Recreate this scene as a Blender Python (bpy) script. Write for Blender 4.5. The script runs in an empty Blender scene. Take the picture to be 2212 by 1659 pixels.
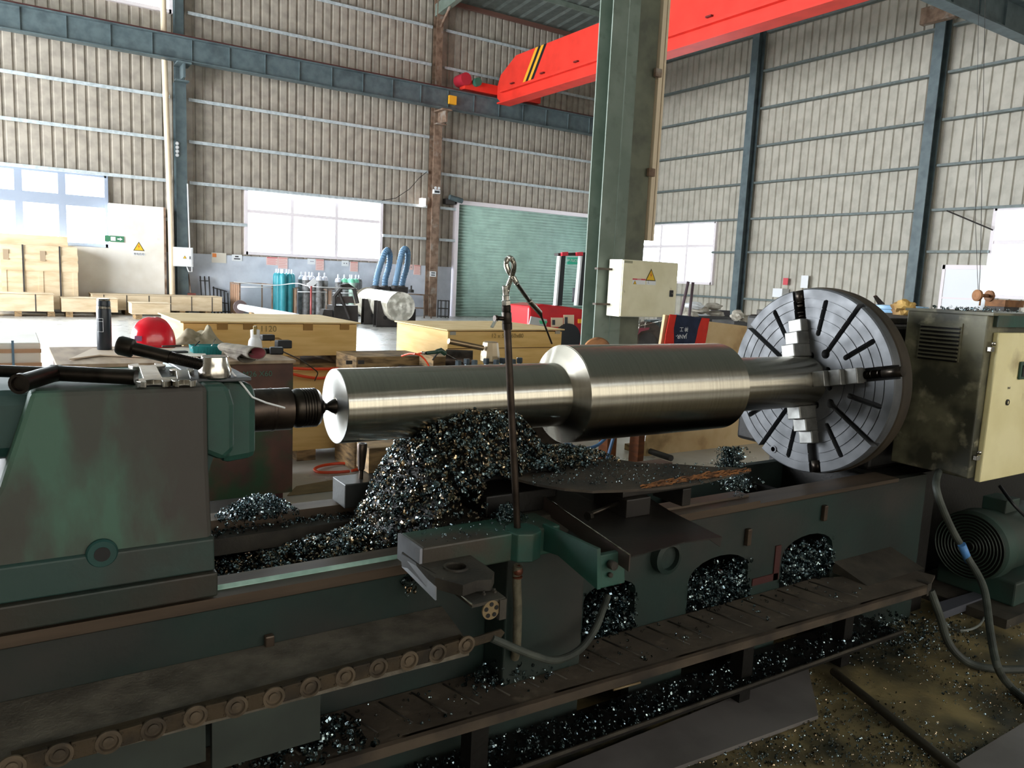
import bpy, bmesh, math, random
from mathutils import Vector, Matrix, noise
random.seed(7)
PI = math.pi
scn = bpy.context.scene
COL = scn.collection

# ------------------------------------------------------------ camera
F_PX, YAW, PITCH, ROLL, CZ = 1657.94, math.radians(33.3562), math.radians(7.83996), math.radians(-2.68467), 1.6
fw = Vector((math.sin(YAW)*math.cos(PITCH), math.cos(YAW)*math.cos(PITCH), -math.sin(PITCH)))
r0 = Vector((math.cos(YAW), -math.sin(YAW), 0)); d0 = fw.cross(r0)
rt = math.cos(ROLL)*r0 + math.sin(ROLL)*d0
dn = -math.sin(ROLL)*r0 + math.cos(ROLL)*d0
cam_data = bpy.data.cameras.new('camera'); cam = bpy.data.objects.new('camera', cam_data); COL.objects.link(cam)
cam.matrix_world = Matrix(((rt.x, -dn.x, -fw.x, 0), (rt.y, -dn.y, -fw.y, 0), (rt.z, -dn.z, -fw.z, CZ), (0, 0, 0, 1)))
cam_data.sensor_width = 36; cam_data.lens = 36*F_PX/2212; cam_data.clip_start = .05; cam_data.clip_end = 300
scn.camera = cam

# ------------------------------------------------------------ daylight and exposure
scn.view_settings.view_transform = 'Standard'; scn.view_settings.look = 'None'
scn.view_settings.gamma = 1; scn.view_settings.use_curve_mapping = False
scn.view_settings.exposure = 0.12
w = bpy.data.worlds.new('sky'); scn.world = w; w.use_nodes = True
bg = w.node_tree.nodes['Background']
bg.inputs[0].default_value = (.86, .93, 1, 1); bg.inputs[1].default_value = 9.0

def window_light(name, loc, rot, sx, sy, power, col=(.92, .96, 1)):
    """daylight entering through one of the hall's window openings"""
    l = bpy.data.lights.new(name, 'AREA'); l.shape = 'RECTANGLE'; l.size = sx; l.size_y = sy
    l.energy = power; l.color = col
    o = bpy.data.objects.new(name, l); o.location = loc; o.rotation_euler = rot; COL.objects.link(o); return o
window_light('daylight_door_left', (-11.8, 16, 3.6), (0, -PI/2, 0), 6.8, 17, 5600)
window_light('daylight_window_left', (-3.5, 27.12, 3.05), (-PI/2, 0, 0), 11.8, 2, 1500)
window_light('daylight_window_centre', (9.2, 27.12, 3.1), (-PI/2, 0, 0), 4.8, 2, 360)

# ------------------------------------------------------------ helpers
def A(px, py, ax, v):
    """world point on the plane ax=v seen at photo pixel (px,py)"""
    d = fw + (px-1106)/F_PX*rt + (py-829.5)/F_PX*dn
    i = 'xyz'.index(ax); c = Vector((0, 0, CZ)); return c + d*((v-c[i])/d[i])

def hexc(h):
    h = h.lstrip('#'); c = [int(h[i:i+2], 16)/255 for i in (0, 2, 4)]
    return tuple((x/12.92 if x <= .04045 else ((x+.055)/1.055)**2.4) for x in c)+(1,)

MATS = {}
def mat(name, col, rough=.6, metal=0., col2=None, scale=6., lo=.4, hi=.65, bump=0., bscale=60., spec=.5, stretch=None, detail=6, aniso=0, col3=None, s3=2., lo3=.55, hi3=.7, coat=0, rvar=0):
    if name in MATS: return MATS[name]
    m = bpy.data.materials.new(name); m.use_nodes = True; MATS[name] = m
    nt = m.node_tree; n = nt.nodes; L = nt.links; p = n['Principled BSDF']
    p.inputs['Base Color'].default_value = hexc(col); p.inputs['Roughness'].default_value = rough
    p.inputs['Metallic'].default_value = metal; p.inputs['Specular IOR Level'].default_value = spec
    if coat: p.inputs['Coat Weight'].default_value = coat; p.inputs['Coat Roughness'].default_value = .1
    tc = n.new('ShaderNodeTexCoord'); src = tc.outputs['Object']
    if stretch:
        mp = n.new('ShaderNodeMapping'); mp.inputs['Scale'].default_value = stretch; L.new(src, mp.inputs[0]); src = mp.outputs[0]
    def noi(s, d=6):
        t = n.new('ShaderNodeTexNoise'); t.inputs['Scale'].default_value = s; t.inputs['Detail'].default_value = d; L.new(src, t.inputs['Vector']); return t.outputs['Fac']
    def ramp(f, a, b):
        r = n.new('ShaderNodeMapRange'); r.inputs[1].default_value = a; r.inputs[2].default_value = b; L.new(f, r.inputs[0]); return r.outputs[0]
    if col2:
        f = ramp(noi(scale, detail), lo, hi)
        mx = n.new('ShaderNodeMix'); mx.data_type = 'RGBA'; L.new(f, mx.inputs['Factor'])
        mx.inputs['A'].default_value = hexc(col); mx.inputs['B'].default_value = hexc(col2); out = mx.outputs['Result']
        if col3:
            f3 = ramp(noi(s3, 8), lo3, hi3); m2 = n.new('ShaderNodeMix'); m2.data_type = 'RGBA'; L.new(f3, m2.inputs['Factor'])
            L.new(out, m2.inputs['A']); m2.inputs['B'].default_value = hexc(col3); out = m2.outputs['Result']
        L.new(out, p.inputs['Base Color'])
    if rvar:
        a = n.new('ShaderNodeMapRange'); L.new(noi(scale*2), a.inputs[0]); a.inputs[1].default_value = .3; a.inputs[2].default_value = .7
        a.inputs[3].default_value = max(rough-rvar, .03); a.inputs[4].default_value = rough+rvar; L.new(a.outputs[0], p.inputs['Roughness'])
    if bump:
        b = n.new('ShaderNodeBump'); b.inputs['Strength'].default_value = bump; b.inputs['Distance'].default_value = .004
        L.new(noi(bscale, 8), b.inputs['Height']); L.new(b.outputs[0], p.inputs['Normal'])
    if aniso:
        p.inputs['Anisotropic'].default_value = aniso; p.inputs['Anisotropic Rotation'].default_value = .25
        tg = n.new('ShaderNodeTangent'); tg.direction_type = 'RADIAL'; tg.axis = 'X'; L.new(tg.outputs[0], p.inputs['Tangent'])
    return m

def emit(name, col, s):
    if name in MATS: return MATS[name]
    m = bpy.data.materials.new(name); m.use_nodes = True; MATS[name] = m
    p = m.node_tree.nodes['Principled BSDF']; p.inputs['Base Color'].default_value = hexc(col)
    p.inputs['Emission Color'].default_value = hexc(col); p.inputs['Emission Strength'].default_value = s; return m

def glass(name='window_glass'):
    if name in MATS: return MATS[name]
    m = bpy.data.materials.new(name); m.use_nodes = True; MATS[name] = m
    nt = m.node_tree; n = nt.nodes; n.remove(n['Principled BSDF'])
    t = n.new('ShaderNodeBsdfTransparent'); t.inputs[0].default_value = (.93, .97, .97, 1); g = n.new('ShaderNodeBsdfGlossy'); g.inputs['Roughness'].default_value = .05
    mx = n.new('ShaderNodeMixShader'); mx.inputs[0].default_value = .07
    nt.links.new(t.outputs[0], mx.inputs[1]); nt.links.new(g.outputs[0], mx.inputs[2]); nt.links.new(mx.outputs[0], n['Material Output'].inputs[0]); return m

class MB:
    """collects shapes into one mesh"""
    def __init__(s): s.v = []; s.f = []; s.sm = []
    def add(s, vs, fs, smooth=False):
        k = len(s.v); s.v += [tuple(v) for v in vs]; s.f += [tuple(i+k for i in f) for f in fs]; s.sm += [smooth]*len(fs); return s
    def box(s, x0, x1, y0, y1, z0, z1):
        v = [(x, y, z) for x in (x0, x1) for y in (y0, y1) for z in (z0, z1)]
        return s.add(v, [(0, 1, 3, 2), (4, 6, 7, 5), (0, 4, 5, 1), (2, 3, 7, 6), (0, 2, 6, 4), (1, 5, 7, 3)])
    def obox(s, c, sz, M=None):
        c = Vector(c); M = M or Matrix.Identity(3); h = [q/2 for q in sz]
        v = [c+M@Vector((a*h[0], b*h[1], d*h[2])) for a in (-1, 1) for b in (-1, 1) for d in (-1, 1)]
        return s.add(v, [(0, 1, 3, 2), (4, 6, 7, 5), (0, 4, 5, 1), (2, 3, 7, 6), (0, 2, 6, 4), (1, 5, 7, 3)])
    def prism(s, poly, axis, a, b):
        """poly in the two other axes (in xyz order), extruded along axis from a to b"""
        def P(p, t):
            q = list(p); q.insert('xyz'.index(axis), t); return q
        n = len(poly); v = [P(p, a) for p in poly]+[P(p, b) for p in poly]
        return s.add(v, [tuple(range(n))[::-1], tuple(range(n, 2*n))]+[(i, (i+1) % n, (i+1) % n+n, i+n) for i in range(n)])
    def slab(s, pts, d):
        """polygon of 3-D points given thickness along vector d"""
        n = len(pts); d = Vector(d); v = [Vector(p) for p in pts]+[Vector(p)+d for p in pts]
        return s.add(v, [tuple(range(n))[::-1], tuple(range(n, 2*n))]+[(i, (i+1) % n, (i+1) % n+n, i+n) for i in range(n)])
    def lathe(s, prof, c, ax=(0, 0, 1), n=32, smooth=True, cap=True):
        c = Vector(c); ax = Vector(ax).normalized(); q = Vector((0, 0, 1)).rotation_difference(ax)
        v = []; f = []
        for r, h in prof:
            for i in range(n):
                a = 2*PI*i/n; v.append(c+q@Vector((r*math.cos(a), r*math.sin(a), h)))
        for j in range(len(prof)-1):
            for i in range(n):
                f.append((j*n+i, j*n+(i+1) % n, (j+1)*n+(i+1) % n, (j+1)*n+i))
        s.add(v, f, smooth)
        if cap:
            k = len(s.v)-len(v)
            s.f += [tuple(k+i for i in range(n))[::-1], tuple(k+(len(prof)-1)*n+i for i in range(n))]; s.sm += [False, False]
        return s
    def cyl(s, a, b, r, n=16, r2=None, smooth=True):
        a = Vector(a); b = Vector(b); return s.lathe([(r, 0), (r2 if r2 is not None else r, (b-a).length)], a, b-a, n, smooth)
    def tube(s, pts, r, n=8, closed=False, rf=None):
        pts = [Vector(p) for p in pts]; m = len(pts); v = []; f = []
        up = Vector((0, 0, 1)); prev = None
        for i, p in enumerate(pts):
            t = (pts[(i+1) % m]-pts[i-1]) if closed else (pts[min(i+1, m-1)]-pts[max(i-1, 0)])
            t.normalize()
            if prev is None:
                u = t.cross(up if abs(t.z) < .9 else Vector((1, 0, 0))).normalized()
            else:
                u = (prev-t*prev.dot(t)).normalized()
            prev = u; w_ = t.cross(u); rr = rf(i/(m-1)) if rf else r
            for k in range(n):
                a = 2*PI*k/n; v.append(p+u*rr*math.cos(a)+w_*rr*math.sin(a))
        for i in range(m if closed else m-1):
            j = (i+1) % m
            for k in range(n): f.append((i*n+k, i*n+(k+1) % n, j*n+(k+1) % n, j*n+k))
        s.add(v, f, True)
        if not closed:
            k = len(s.v)-len(v); s.f += [tuple(k+i for i in range(n))[::-1], tuple(k+(m-1)*n+i for i in range(n))]; s.sm += [False, False]
        return s
    def grid(s, fn, nu, nv, th=None, smooth=True):
        v = [fn(i/nu, j/nv) for i in range(nu+1) for j in range(nv+1)]; o = lambda i, j: i*(nv+1)+j
        return s.add(v, [(o(i, j), o(i+1, j), o(i+1, j+1), o(i, j+1)) for i in range(nu) for j in range(nv)], smooth)
    def blob(s, c, r, nz=.25, sc=1.5, n=3, seed=0):
        bm = bmesh.new(); bmesh.ops.create_icosphere(bm, subdivisions=n, radius=1); off = Vector((seed*3.1, seed*1.7, 0))
        v = []
        for q in bm.verts:
            d = 1+nz*noise.noise(q.co*sc+off)*1.6; v.append((c[0]+q.co.x*r[0]*d, c[1]+q.co.y*r[1]*d, c[2]+q.co.z*r[2]*d))
        f = [[x.index for x in g.verts] for g in bm.faces]; bm.free(); return s.add(v, f, True)
    def build(s, name, m, parent=None, bev=0, weld=False, solid=0, subs=0, kind=None, label=None):
        me = bpy.data.meshes.new(name); me.from_pydata(s.v, [], s.f); me.update()
        for p, q in zip(me.polygons, s.sm): p.use_smooth = q
        bm = bmesh.new(); bm.from_mesh(me); bmesh.ops.recalc_face_normals(bm, faces=bm.faces)
        for e in bm.edges:
            if len(e.link_faces) == 2 and e.calc_face_angle(0) > .5: e.smooth = False
        bm.to_mesh(me); bm.free()
        for x in (m if isinstance(m, (list, tuple)) else [m]): me.materials.append(x)
        o = bpy.data.objects.new(name, me); COL.objects.link(o)
        if parent is not None:
            o.parent = parent; o.matrix_parent_inverse = Matrix.Translation(-Vector(parent.location)) if parent.rotation_euler.z == 0 else parent.matrix_basis.inverted()
        if solid: q = o.modifiers.new('solid', 'SOLIDIFY'); q.thickness = solid; q.offset = 0
        if bev: q = o.modifiers.new('bevel', 'BEVEL'); q.width = bev; q.segments = 2; q.limit_method = 'ANGLE'; q.angle_limit = .7
        if subs: q = o.modifiers.new('subs', 'SUBSURF'); q.levels = subs; q.render_levels = subs
        if kind: o['kind'] = kind
        if label: o['label'] = label
        return o

def tag(o, label, cat, group=None, kind=None):
    o['label'] = label; o['category'] = cat
    if group: o['group'] = group
    if kind: o['kind'] = kind
    return o
def thing(name, label, cat, loc=(0, 0, 0), group=None):
    o = bpy.data.objects.new(name, None); o.location = loc; o.empty_display_size = .1; COL.objects.link(o); return tag(o, label, cat, group)
def struct(o): o['kind'] = 'structure'; return o
def dup(root, loc, label=None, rotz=None):
    r = root.copy(); COL.objects.link(r); r.location = loc
    if rotz is not None: r.rotation_euler.z = rotz
    if label: r['label'] = label
    for ch in list(root.children):
        c = ch.copy(); COL.objects.link(c); c.parent = r; c.matrix_parent_inverse = ch.matrix_parent_inverse.copy()
        for g in list(ch.children):
            d = g.copy(); COL.objects.link(d); d.parent = c; d.matrix_parent_inverse = g.matrix_parent_inverse.copy()
    return r
def text(name, s, m, parent, loc, rx, size, ext=.0004, mirror=False, align='CENTER'):
    """raised lettering: rx = 3x3 matrix whose columns are text right, text up, outward normal"""
    c = bpy.data.curves.new(name, 'FONT'); c.body = s; c.size = size; c.extrude = ext; c.align_x = align; c.align_y = 'CENTER'
    t = bpy.data.objects.new(name+'_tmp', c); COL.objects.link(t); dg = bpy.context.evaluated_depsgraph_get(); dg.update()
    me = bpy.data.meshes.new_from_object(t.evaluated_get(dg)); bpy.data.objects.remove(t)
    me.materials.clear(); me.materials.append(m)
    M = rx.to_4x4(); M.translation = Vector(loc)
    me.transform(M); o = bpy.data.objects.new(name, me); COL.objects.link(o)
    if parent is not None: o.parent = parent; o.matrix_parent_inverse = Matrix.Translation(-Vector(parent.location))
    return o
def basis(r, u):
    r = Vector(r).normalized(); u = Vector(u).normalized(); return Matrix((r, u, r.cross(u))).transposed()
FRONT = basis((1, 0, 0), (0, 0, 1))      # text read by somebody looking towards +y
SIDE = basis((0, -1, 0), (0, 0, 1))      # on a face that looks towards -x

# ------------------------------------------------------------ materials
M_wall = mat('corrugated_sheet', '#aea598', .55, .0, '#978f84', 3, bump=.15, bscale=20, spec=.4)
M_wallR = mat('corrugated_sheet_right', '#b4afa2', .5, .0, '#a39e91', 3, spec=.5)
M_girt = mat('galvanised_girt', '#c4cccf', .45, .1, '#aab4b8', 8)
M_girtR = mat('painted_girt', '#66706f', .5, .1, '#59625f', 8)
M_blue = mat('blue_grey_steel', '#5a686b', .5, 0, '#4b595d', 4, col3='#3f4a4e', s3=1.5)
M_rust = mat('rusty_column_paint', '#8b7361', .75, 0, '#66503f', 5, col3='#9a9288', s3=3)
M_green = mat('green_grey_steel', '#6e7b70', .5, 0, '#7f8a80', 2, col3='#5f695f', s3=5, lo3=.55, hi3=.8, bump=.05)
M_roof = mat('roof_sheet', '#6d7570', .6, .1, '#5c6460', 4)
M_floor = mat('concrete_floor', '#ccccca', .32, 0, '#a8a59d', 1.2, .35, .7, bump=.1, bscale=30, rvar=.1)
M_dirt = mat('oily_floor', '#8c7c54', .6, 0, '#5e5339', 5, .35, .65, bump=.5, bscale=60, col3='#2a2b20', s3=3, lo3=.45, hi3=.65)
M_dado = mat('dado_plaster', '#cbd1db', .7, 0, '#b7bdc8', 2, bump=.1)
M_white = mat('white_paint', '#e6e2da', .6, 0, '#d9d3c8', 1.5)
M_frame = mat('window_frame', '#e8dfe2', .5)
M_shutter = mat('roller_shutter', '#9db8ab', .45, .0, '#8fa89c', 3)
M_red = mat('crane_red', '#e53a2c', .5, 0, '#d83427', 2, spec=.4)
M_black = mat('black_plastic', '#15171a', .5)
M_yellow = mat('hazard_yellow', '#e8a92b', .5)
M_ply = mat('pale_plywood', '#e0c592', .7, 0, '#d4b780', 5, stretch=(1, 1, 6), bump=.08)
M_plyside = mat('yellow_plywood', '#dfbb78', .65, 0, '#d2ab64', 3, stretch=(1, 1, 8), bump=.08)
M_woodd = mat('dirty_wood', '#a1835a', .8, 0, '#5c4a34', 7, stretch=(1, 1, 5), bump=.2)
M_crate = mat('crate_board', '#d6c2a2', .75, 0, '#c3ab88', 2, stretch=(1, 1, 4))
M_steel = mat('machined_steel', '#b4afa2', .27, 1., '#a5a094', 3, .3, .7, stretch=(60, 1, 1), aniso=.85)
M_face = mat('faced_steel', '#c9c9c6', .3, 1.)
M_disc = mat('faceplate_iron', '#585a5d', .5, .3, '#434548', 7, .3, .7, rvar=.08, bump=.05)
M_rim = mat('faceplate_rim', '#3b3226', .65, .3, '#2b241b', 5)
M_dark = mat('dark_slot', '#0d0d0e', .6)
M_tail = mat('worn_green_paint', '#3d5d4e', .6, 0, '#383a33', 7, .42, .58, bump=.2, bscale=80, col3='#35312c', s3=3.4, lo3=.49, hi3=.57, stretch=(1, 1, .45))
M_teal = mat('teal_paint', '#113f3b', .5, 0, '#15322e', 4, bump=.1)
M_greenp = mat('machine_green', '#1f4b40', .55, 0, '#1e3b33', 6, bump=.15, col3='#4d4b3d', s3=3, lo3=.55, hi3=.75)
M_bedg = mat('bed_casting_green', '#102722', .65, 0, '#131b18', 3, bump=.3, bscale=40, col3='#2b2a26', s3=2, lo3=.5, hi3=.7)
M_way = mat('oiled_bedway', '#5c4e41', .45, .5, '#41362d', 4, stretch=(.2, 3, 3), bump=.05)
M_mint = mat('mint_strip', '#a9c9bd', .5, 0, '#8fb0a4', 20)
M_grime = mat('oily_grime', '#3f3a32', .65, .1, '#28241f', 9, bump=.4, bscale=90)
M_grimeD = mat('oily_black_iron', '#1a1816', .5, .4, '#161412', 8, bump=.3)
M_plate = mat('dark_steel_plate', '#2c2723', .45, .4, '#1c1917', 4, bump=.1)
M_chip = mat('steel_chips', '#8fa0a4', .18, 1., '#37444a', 40)
M_chipw = mat('straw_coloured_chips', '#b9a68a', .2, 1., '#6a5f55', 40)
M_chrome = mat('bright_steel', '#c4bfb6', .18, 1., '#8f8a80', 30)
M_iron = mat('blackened_steel', '#3a342e', .35, .9, '#241f1b', 20)
M_brownm = mat('brown_oiled_steel', '#4a3f37', .35, .8, '#2f2722', 14)
M_cab = mat('dirty_cabinet_grey', '#6b6853', .55, 0, '#37372c', 4, .42, .56, bump=.1, col3='#8b8670', s3=11, lo3=.58, hi3=.7)
M_cream = mat('cream_enamel', '#eee4b4', .45, 0, '#ded29c', 3, col3='#8a7448', s3=2.4, lo3=.62, hi3=.75)
M_boxcream = mat('cream_box_enamel', '#ebe4c6', .4, 0, '#ded6b4', 3, col3='#8c7c5c', s3=5, lo3=.66, hi3=.8)
M_motor = mat('motor_green', '#26423a', .6, 0, '#2c352f', 4, bump=.1)
M_rubber = mat('dusty_rubber', '#2f332f', .6, 0, '#454a44', 12)
M_chain = mat('rusty_chain', '#3f3322', .75, .2, '#261f16', 14, bump=.4, bscale=120)
M_orange = mat('orange_hose', '#e2471c', .4)
M_tealcyl = mat('teal_cylinder_paint', '#3a9aa6', .4, 0, '#2c8793', 4)
M_greycyl = mat('grey_cylinder_paint', '#8d8f90', .5, 0, '#5f5c5a', 7)
M_wcyl = mat('white_shoulder_paint', '#d8dbe6', .45)
M_mcyl = mat('mint_shoulder_paint', '#74c6a4', .45)
M_cloth = mat('canvas_cloth', '#a39a83', .9, 0, '#857a62', 9, bump=.5, bscale=150)
M_glove = mat('dirty_leather', '#8d8576', .85, 0, '#4d443c', 6, bump=.4)
M_pink = mat('pink_glove_lining', '#a2565e', .8, 0, '#824048', 10)
M_basket = mat('teal_plastic', '#1f8f93', .35, 0, '#197a80', 6)
M_helmet = mat('helmet_red', '#e3122a', .22, coat=.5)
M_paper = mat('paper', '#ddd6c8', .8)
M_benchtop = mat('bench_top_board', '#b09a80', .7, 0, '#8f7a64', 3, stretch=(4, 1, 1))
M_bench = mat('bench_sheet_paint', '#4a3128', .6, 0, '#6b4434', 3, col3='#2c4a2c', s3=2.5, lo3=.5, hi3=.62, bump=.1)
M_wrap = mat('plastic_wrap', '#c9c5b8', .3, 0, '#a39d8c', 5, .35, .6, bump=1, bscale=14, spec=.7)
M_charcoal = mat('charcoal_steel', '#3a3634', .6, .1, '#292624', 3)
M_hoseblue = mat('blue_duct_hose', '#5f7f99', .5, 0, '#5b80a1', 8)
M_navy = mat('navy_cloth', '#18213a', .85, 0, '#1f2a45', 12, bump=.3)
M_redcloth = mat('red_cloth', '#d02a1a', .8, 0, '#b92616', 9, bump=.2)
M_sack = mat('woven_sack', '#b9b2a4', .85, 0, '#958d80', 6, bump=.4)
M_sign = mat('sign_white', '#e4e6e8', .6)
M_pinkp = mat('pink_notice', '#e6c4bd', .7)
M_rednote = mat('red_print', '#d0525a', .7)
M_orangep = mat('orange_print', '#e88a4a', .7)
M_ink = mat('dark_ink', '#3a3c40', .7)
M_signg = mat('sign_green', '#3b7a58', .5)
M_trolley = mat('forklift_red', '#cf1f28', .3, 0, '#c01c26', 3, coat=.3)
M_fray = mat('frayed_orange_wood', '#8f5c30', .85, 0, '#4f3320', 30, bump=.6)
M_cream2 = mat('pvc_pipe', '#dcc9ac', .4)
M_bluebin = mat('blue_plastic', '#7fa6c6', .4, 0, '#6f95b4', 5)
M_spool = mat('rust_spool', '#9a6a42', .7, .3, '#6c4a30', 6)
M_tan = mat('tan_rag', '#c9a45c', .8, 0, '#6a4a2a', 4)

# ------------------------------------------------------------ the hall
XL, XR, YF, YB = -12., 22.9, -9., 27.
EAVE, RIDGE, YR = 11.7, 13.4, 9.

def corr(name, axis, c, span, zr, holes, m, depth=.05, pitch=.3, zt=None, sgn=1):
    """ribbed sheet wall: axis 'x' runs along x at y=c; 'y' runs along y at x=c; holes = [(a0,a1,z0,z1)]"""
    b = MB(); a0, a1 = span
    zs = zr[1]
    cuts = sorted({a0, a1, *[h[0] for h in holes], *[h[1] for h in holes]})
    def prof(u0, u1):
        k = math.floor(u0/pitch)-1; pts = [u0]
        while k*pitch < u1:
            for t in (0, .025, .085, .11):
                u = k*pitch+t
                if u0 < u < u1: pts.append(u)
            k += 1
        pts.append(u1); return pts
    def off(u):
        t = (u/pitch-math.floor(u/pitch))*pitch
        if t < .025: return depth*t/.025
        if t < .085: return depth
        if t < .11: return depth*(.11-t)/.025
        return 0
    for u0, u1 in zip(cuts[:-1], cuts[1:]):
        if u1 <= a0 or u0 >= a1: continue
        mid = (u0+u1)/2; hs = sorted([(h[2], h[3]) for h in holes if h[0] < mid < h[1]])
        segs = []; z = zr[0]
        for h0, h1 in hs:
            if h0 > z: segs.append((z, h0))
            z = max(z, h1)
        if z < zs: segs.append((z, zs))
        ps = prof(u0, u1)
        for z0, z1 in segs:
            vs = []; fs = []
            for u in ps:
                for zz in (z0, z1):
                    if zt and zz == zs: zz = zt(u)
                    o = c+sgn*off(u); vs.append((u, o, zz) if axis == 'x' else (o, u, zz))
            for i in range(len(ps)-1): fs.append((2*i, 2*i+2, 2*i+3, 2*i+1))
            b.add(vs, fs)
    return struct(b.build(name, m, solid=.004))

def roofz(y): return EAVE+(RIDGE-EAVE)*(1-abs(y-YR)/(YB-YR))
W1 = (-9.5, 2.6, 2.0, 4.09); W2 = (6.74, 11.62, 2.03, 4.13); DR = (14.65, 22.2, 0, 4.43); W0 = (-4., 4.5, 9.25, 11.1)
corr('wall_left', 'x', YB, (XL, XR), (0, EAVE), [W1, W2, DR, W0, (XL, 14.65, 0, 1.9)], M_wall)
W3 = (20.95, 25.4, 1.75, 4.1); W4 = (5.2, 10.9, 1.72, 4.1)
corr('wall_right', 'y', XR, (YF, YB), (0, EAVE), [W3, W4], M_wallR, zt=roofz)
corr('wall_behind', 'x', YF, (XL, XR), (0, EAVE), [(-2, 12, 6.3, 6.75)], M_wall, sgn=-1)  # narrow slot added so the sky puts a crisp highlight on the shaft
corr('wall_gable', 'y', XL, (YF, YB), (0, EAVE), [(7.5, 24.5, 0, 7.2)], M_wall, zt=roofz, sgn=-1)
fl = MB(); fl.box(XL-14, XR+3, YF-3, YB+3, -.2, 0); struct(fl.build('floor', M_floor))
fd = MB(); fd.add([(-2, -1.5, .002), (6.5, -1.5, .002), (6.5, 3.3, .002), (-2, 3.3, .002)], [(0, 1, 2, 3)]); struct(fd.build('floor_oily_patch', M_dirt))
# roof in two slopes with a skylight strip along the ridge
rf = MB()
for y0, y1 in ((YF, YR), (YR, YB+.2)):
    nn = 60
    for k in range(nn):
        xa = XL+(XR-XL)*k/nn; xb = XL+(XR-XL)*(k+1)/nn; xm = xa+.12
        rf.add([(xa, y0, roofz(y0)), (xm, y0, roofz(y0)-.04), (xb, y0, roofz(y0)), (xb, y1, roofz(y1)), (xm, y1, roofz(y1)-.04), (xa, y1, roofz(y1))], [(0, 1, 4, 5), (1, 2, 3, 4)])
struct(rf.build('ceiling', M_roof, solid=.01))
# dado
dw = MB(); dw.box(4.2, 14.6, YB-.12, YB+.1, 0, 1.92); struct(dw.build('wall_dado', M_dado))
dw = MB(); dw.box(XL, 4.2, YB-.02, YB+.1, 0, 2.0); struct(dw.build('wall_dado', M_white))
# girts (horizontal rails)
LV = [2.94, 4.14, 5.41, 6.69, 8.0, 9.28, 10.6]
n = 0
g = MB()
for z in LV:
    for x0, x1 in ((XL, 4.4), (4.95, 13.4), (13.95, XR-.3)):
        segs = [(x0, x1)]
        for h in (W1, W2, DR, W0):
            if h[2] < z < h[3]-.02:
                ns = []
                for a, b_ in segs:
                    if h[1] <= a or h[0] >= b_: ns.append((a, b_)); continue
                    if h[0] > a: ns.append((a, h[0]))
                    if h[1] < b_: ns.append((h[1], b_))
                segs = ns
        for a, b_ in segs:
            if b_-a > .05: g.box(a, b_, YB-.24, YB-.22, z-.05, z+.05); g.box(a, b_, YB-.22, YB-.06, z+.035, z+.05)
struct(g.build('trim_1', M_girt))
g = MB()
for z in [1.25]+LV:
    for y0, y1 in ((YF, 5.9), (6.4, 12.6), (13.1, 19.2), (19.7, YB-.3)):
        segs = [(y0, y1)]
        for h in (W3, W4):
            if h[2] < z < h[3]-.02:
                ns = []
                for a, b_ in segs:
                    if h[1] <= a or h[0] >= b_: ns.append((a, b_)); continue
                    if h[0] > a: ns.append((a, h[0]))
                    if h[1] < b_: ns.append((h[1], b_))
                segs = ns
        for a, b_ in segs: g.box(XR-.24, XR-.06, a, b_, z-.035, z+.035)
struct(g.build('trim_2', M_girtR))

def hcol(b, x, y, z0, z1, w, d, t=.02, along='y'):
    """H section; flanges face +-along axis, w = flange width, d = depth"""
    if along == 'y':
        b.box(x-w/2, x+w/2, y-d/2, y-d/2+t, z0, z1); b.box(x-w/2, x+w/2, y+d/2-t, y+d/2, z0, z1); b.box(x-t/3, x+t/3, y-d/2+t, y+d/2-t, z0, z1)
    else:
        b.box(x-d/2, x-d/2+t, y-w/2, y+w/2, z0, z1); b.box(x+d/2-t, x+d/2, y-w/2, y+w/2, z0, z1); b.box(x-d/2+t, x+d/2-t, y-t/3, y+t/3, z0, z1)

for i, (x, m, lab) in enumerate(((4.67, M_blue, 'blue grey steel wall column beside the cream drainpipe'), (13.62, M_rust, 'rusty brown steel wall column left of the roller shutter'), (22.55, M_blue, 'blue grey steel column in the hall corner behind the near column'))):
    t = thing('wall_column', lab, 'column', (x, 26.65, 0))
    b = MB(); hcol(b, x, 26.68, 0, 7.15, .32, .4); b.build('lower_post', m, t)
    b = MB(); hcol(b, x, 26.74, 7.15, EAVE, .26, .28); b.build('upper_post', m, t)
    b = MB(); b.box(x-.2, x+.2, 25.8, 26.5, 7.55, 7.6); b.box(x-.03, x+.03, 25.85, 26.5, 7.15, 7.55); b.box(x-.2, x+.2, 26.2, 26.5, 7.1, 7.14); b.build('bracket', m, t)
for y in (6.15, 12.83, 19.43):
    t = thing('gable_column', {6.15: 'dark steel column on the right wall, mostly past the picture edge', 12.83: 'dark blue grey column on right wall above the control cabinet', 19.43: 'dark blue grey column on right wall above the faceplate rim'}[y], 'column', (22.6, y, 0))
    b = MB(); hcol(b, 22.58, y, 0, roofz(y)-.1, .3, .34, along='x'); b.build('post', M_blue, t)
    if y == 12.83:
        b = MB(); b.box(22.2, 22.42, y-.5, y+.5, 9.35, 9.8); b.build('splice_plate', M_rust, t)

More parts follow.
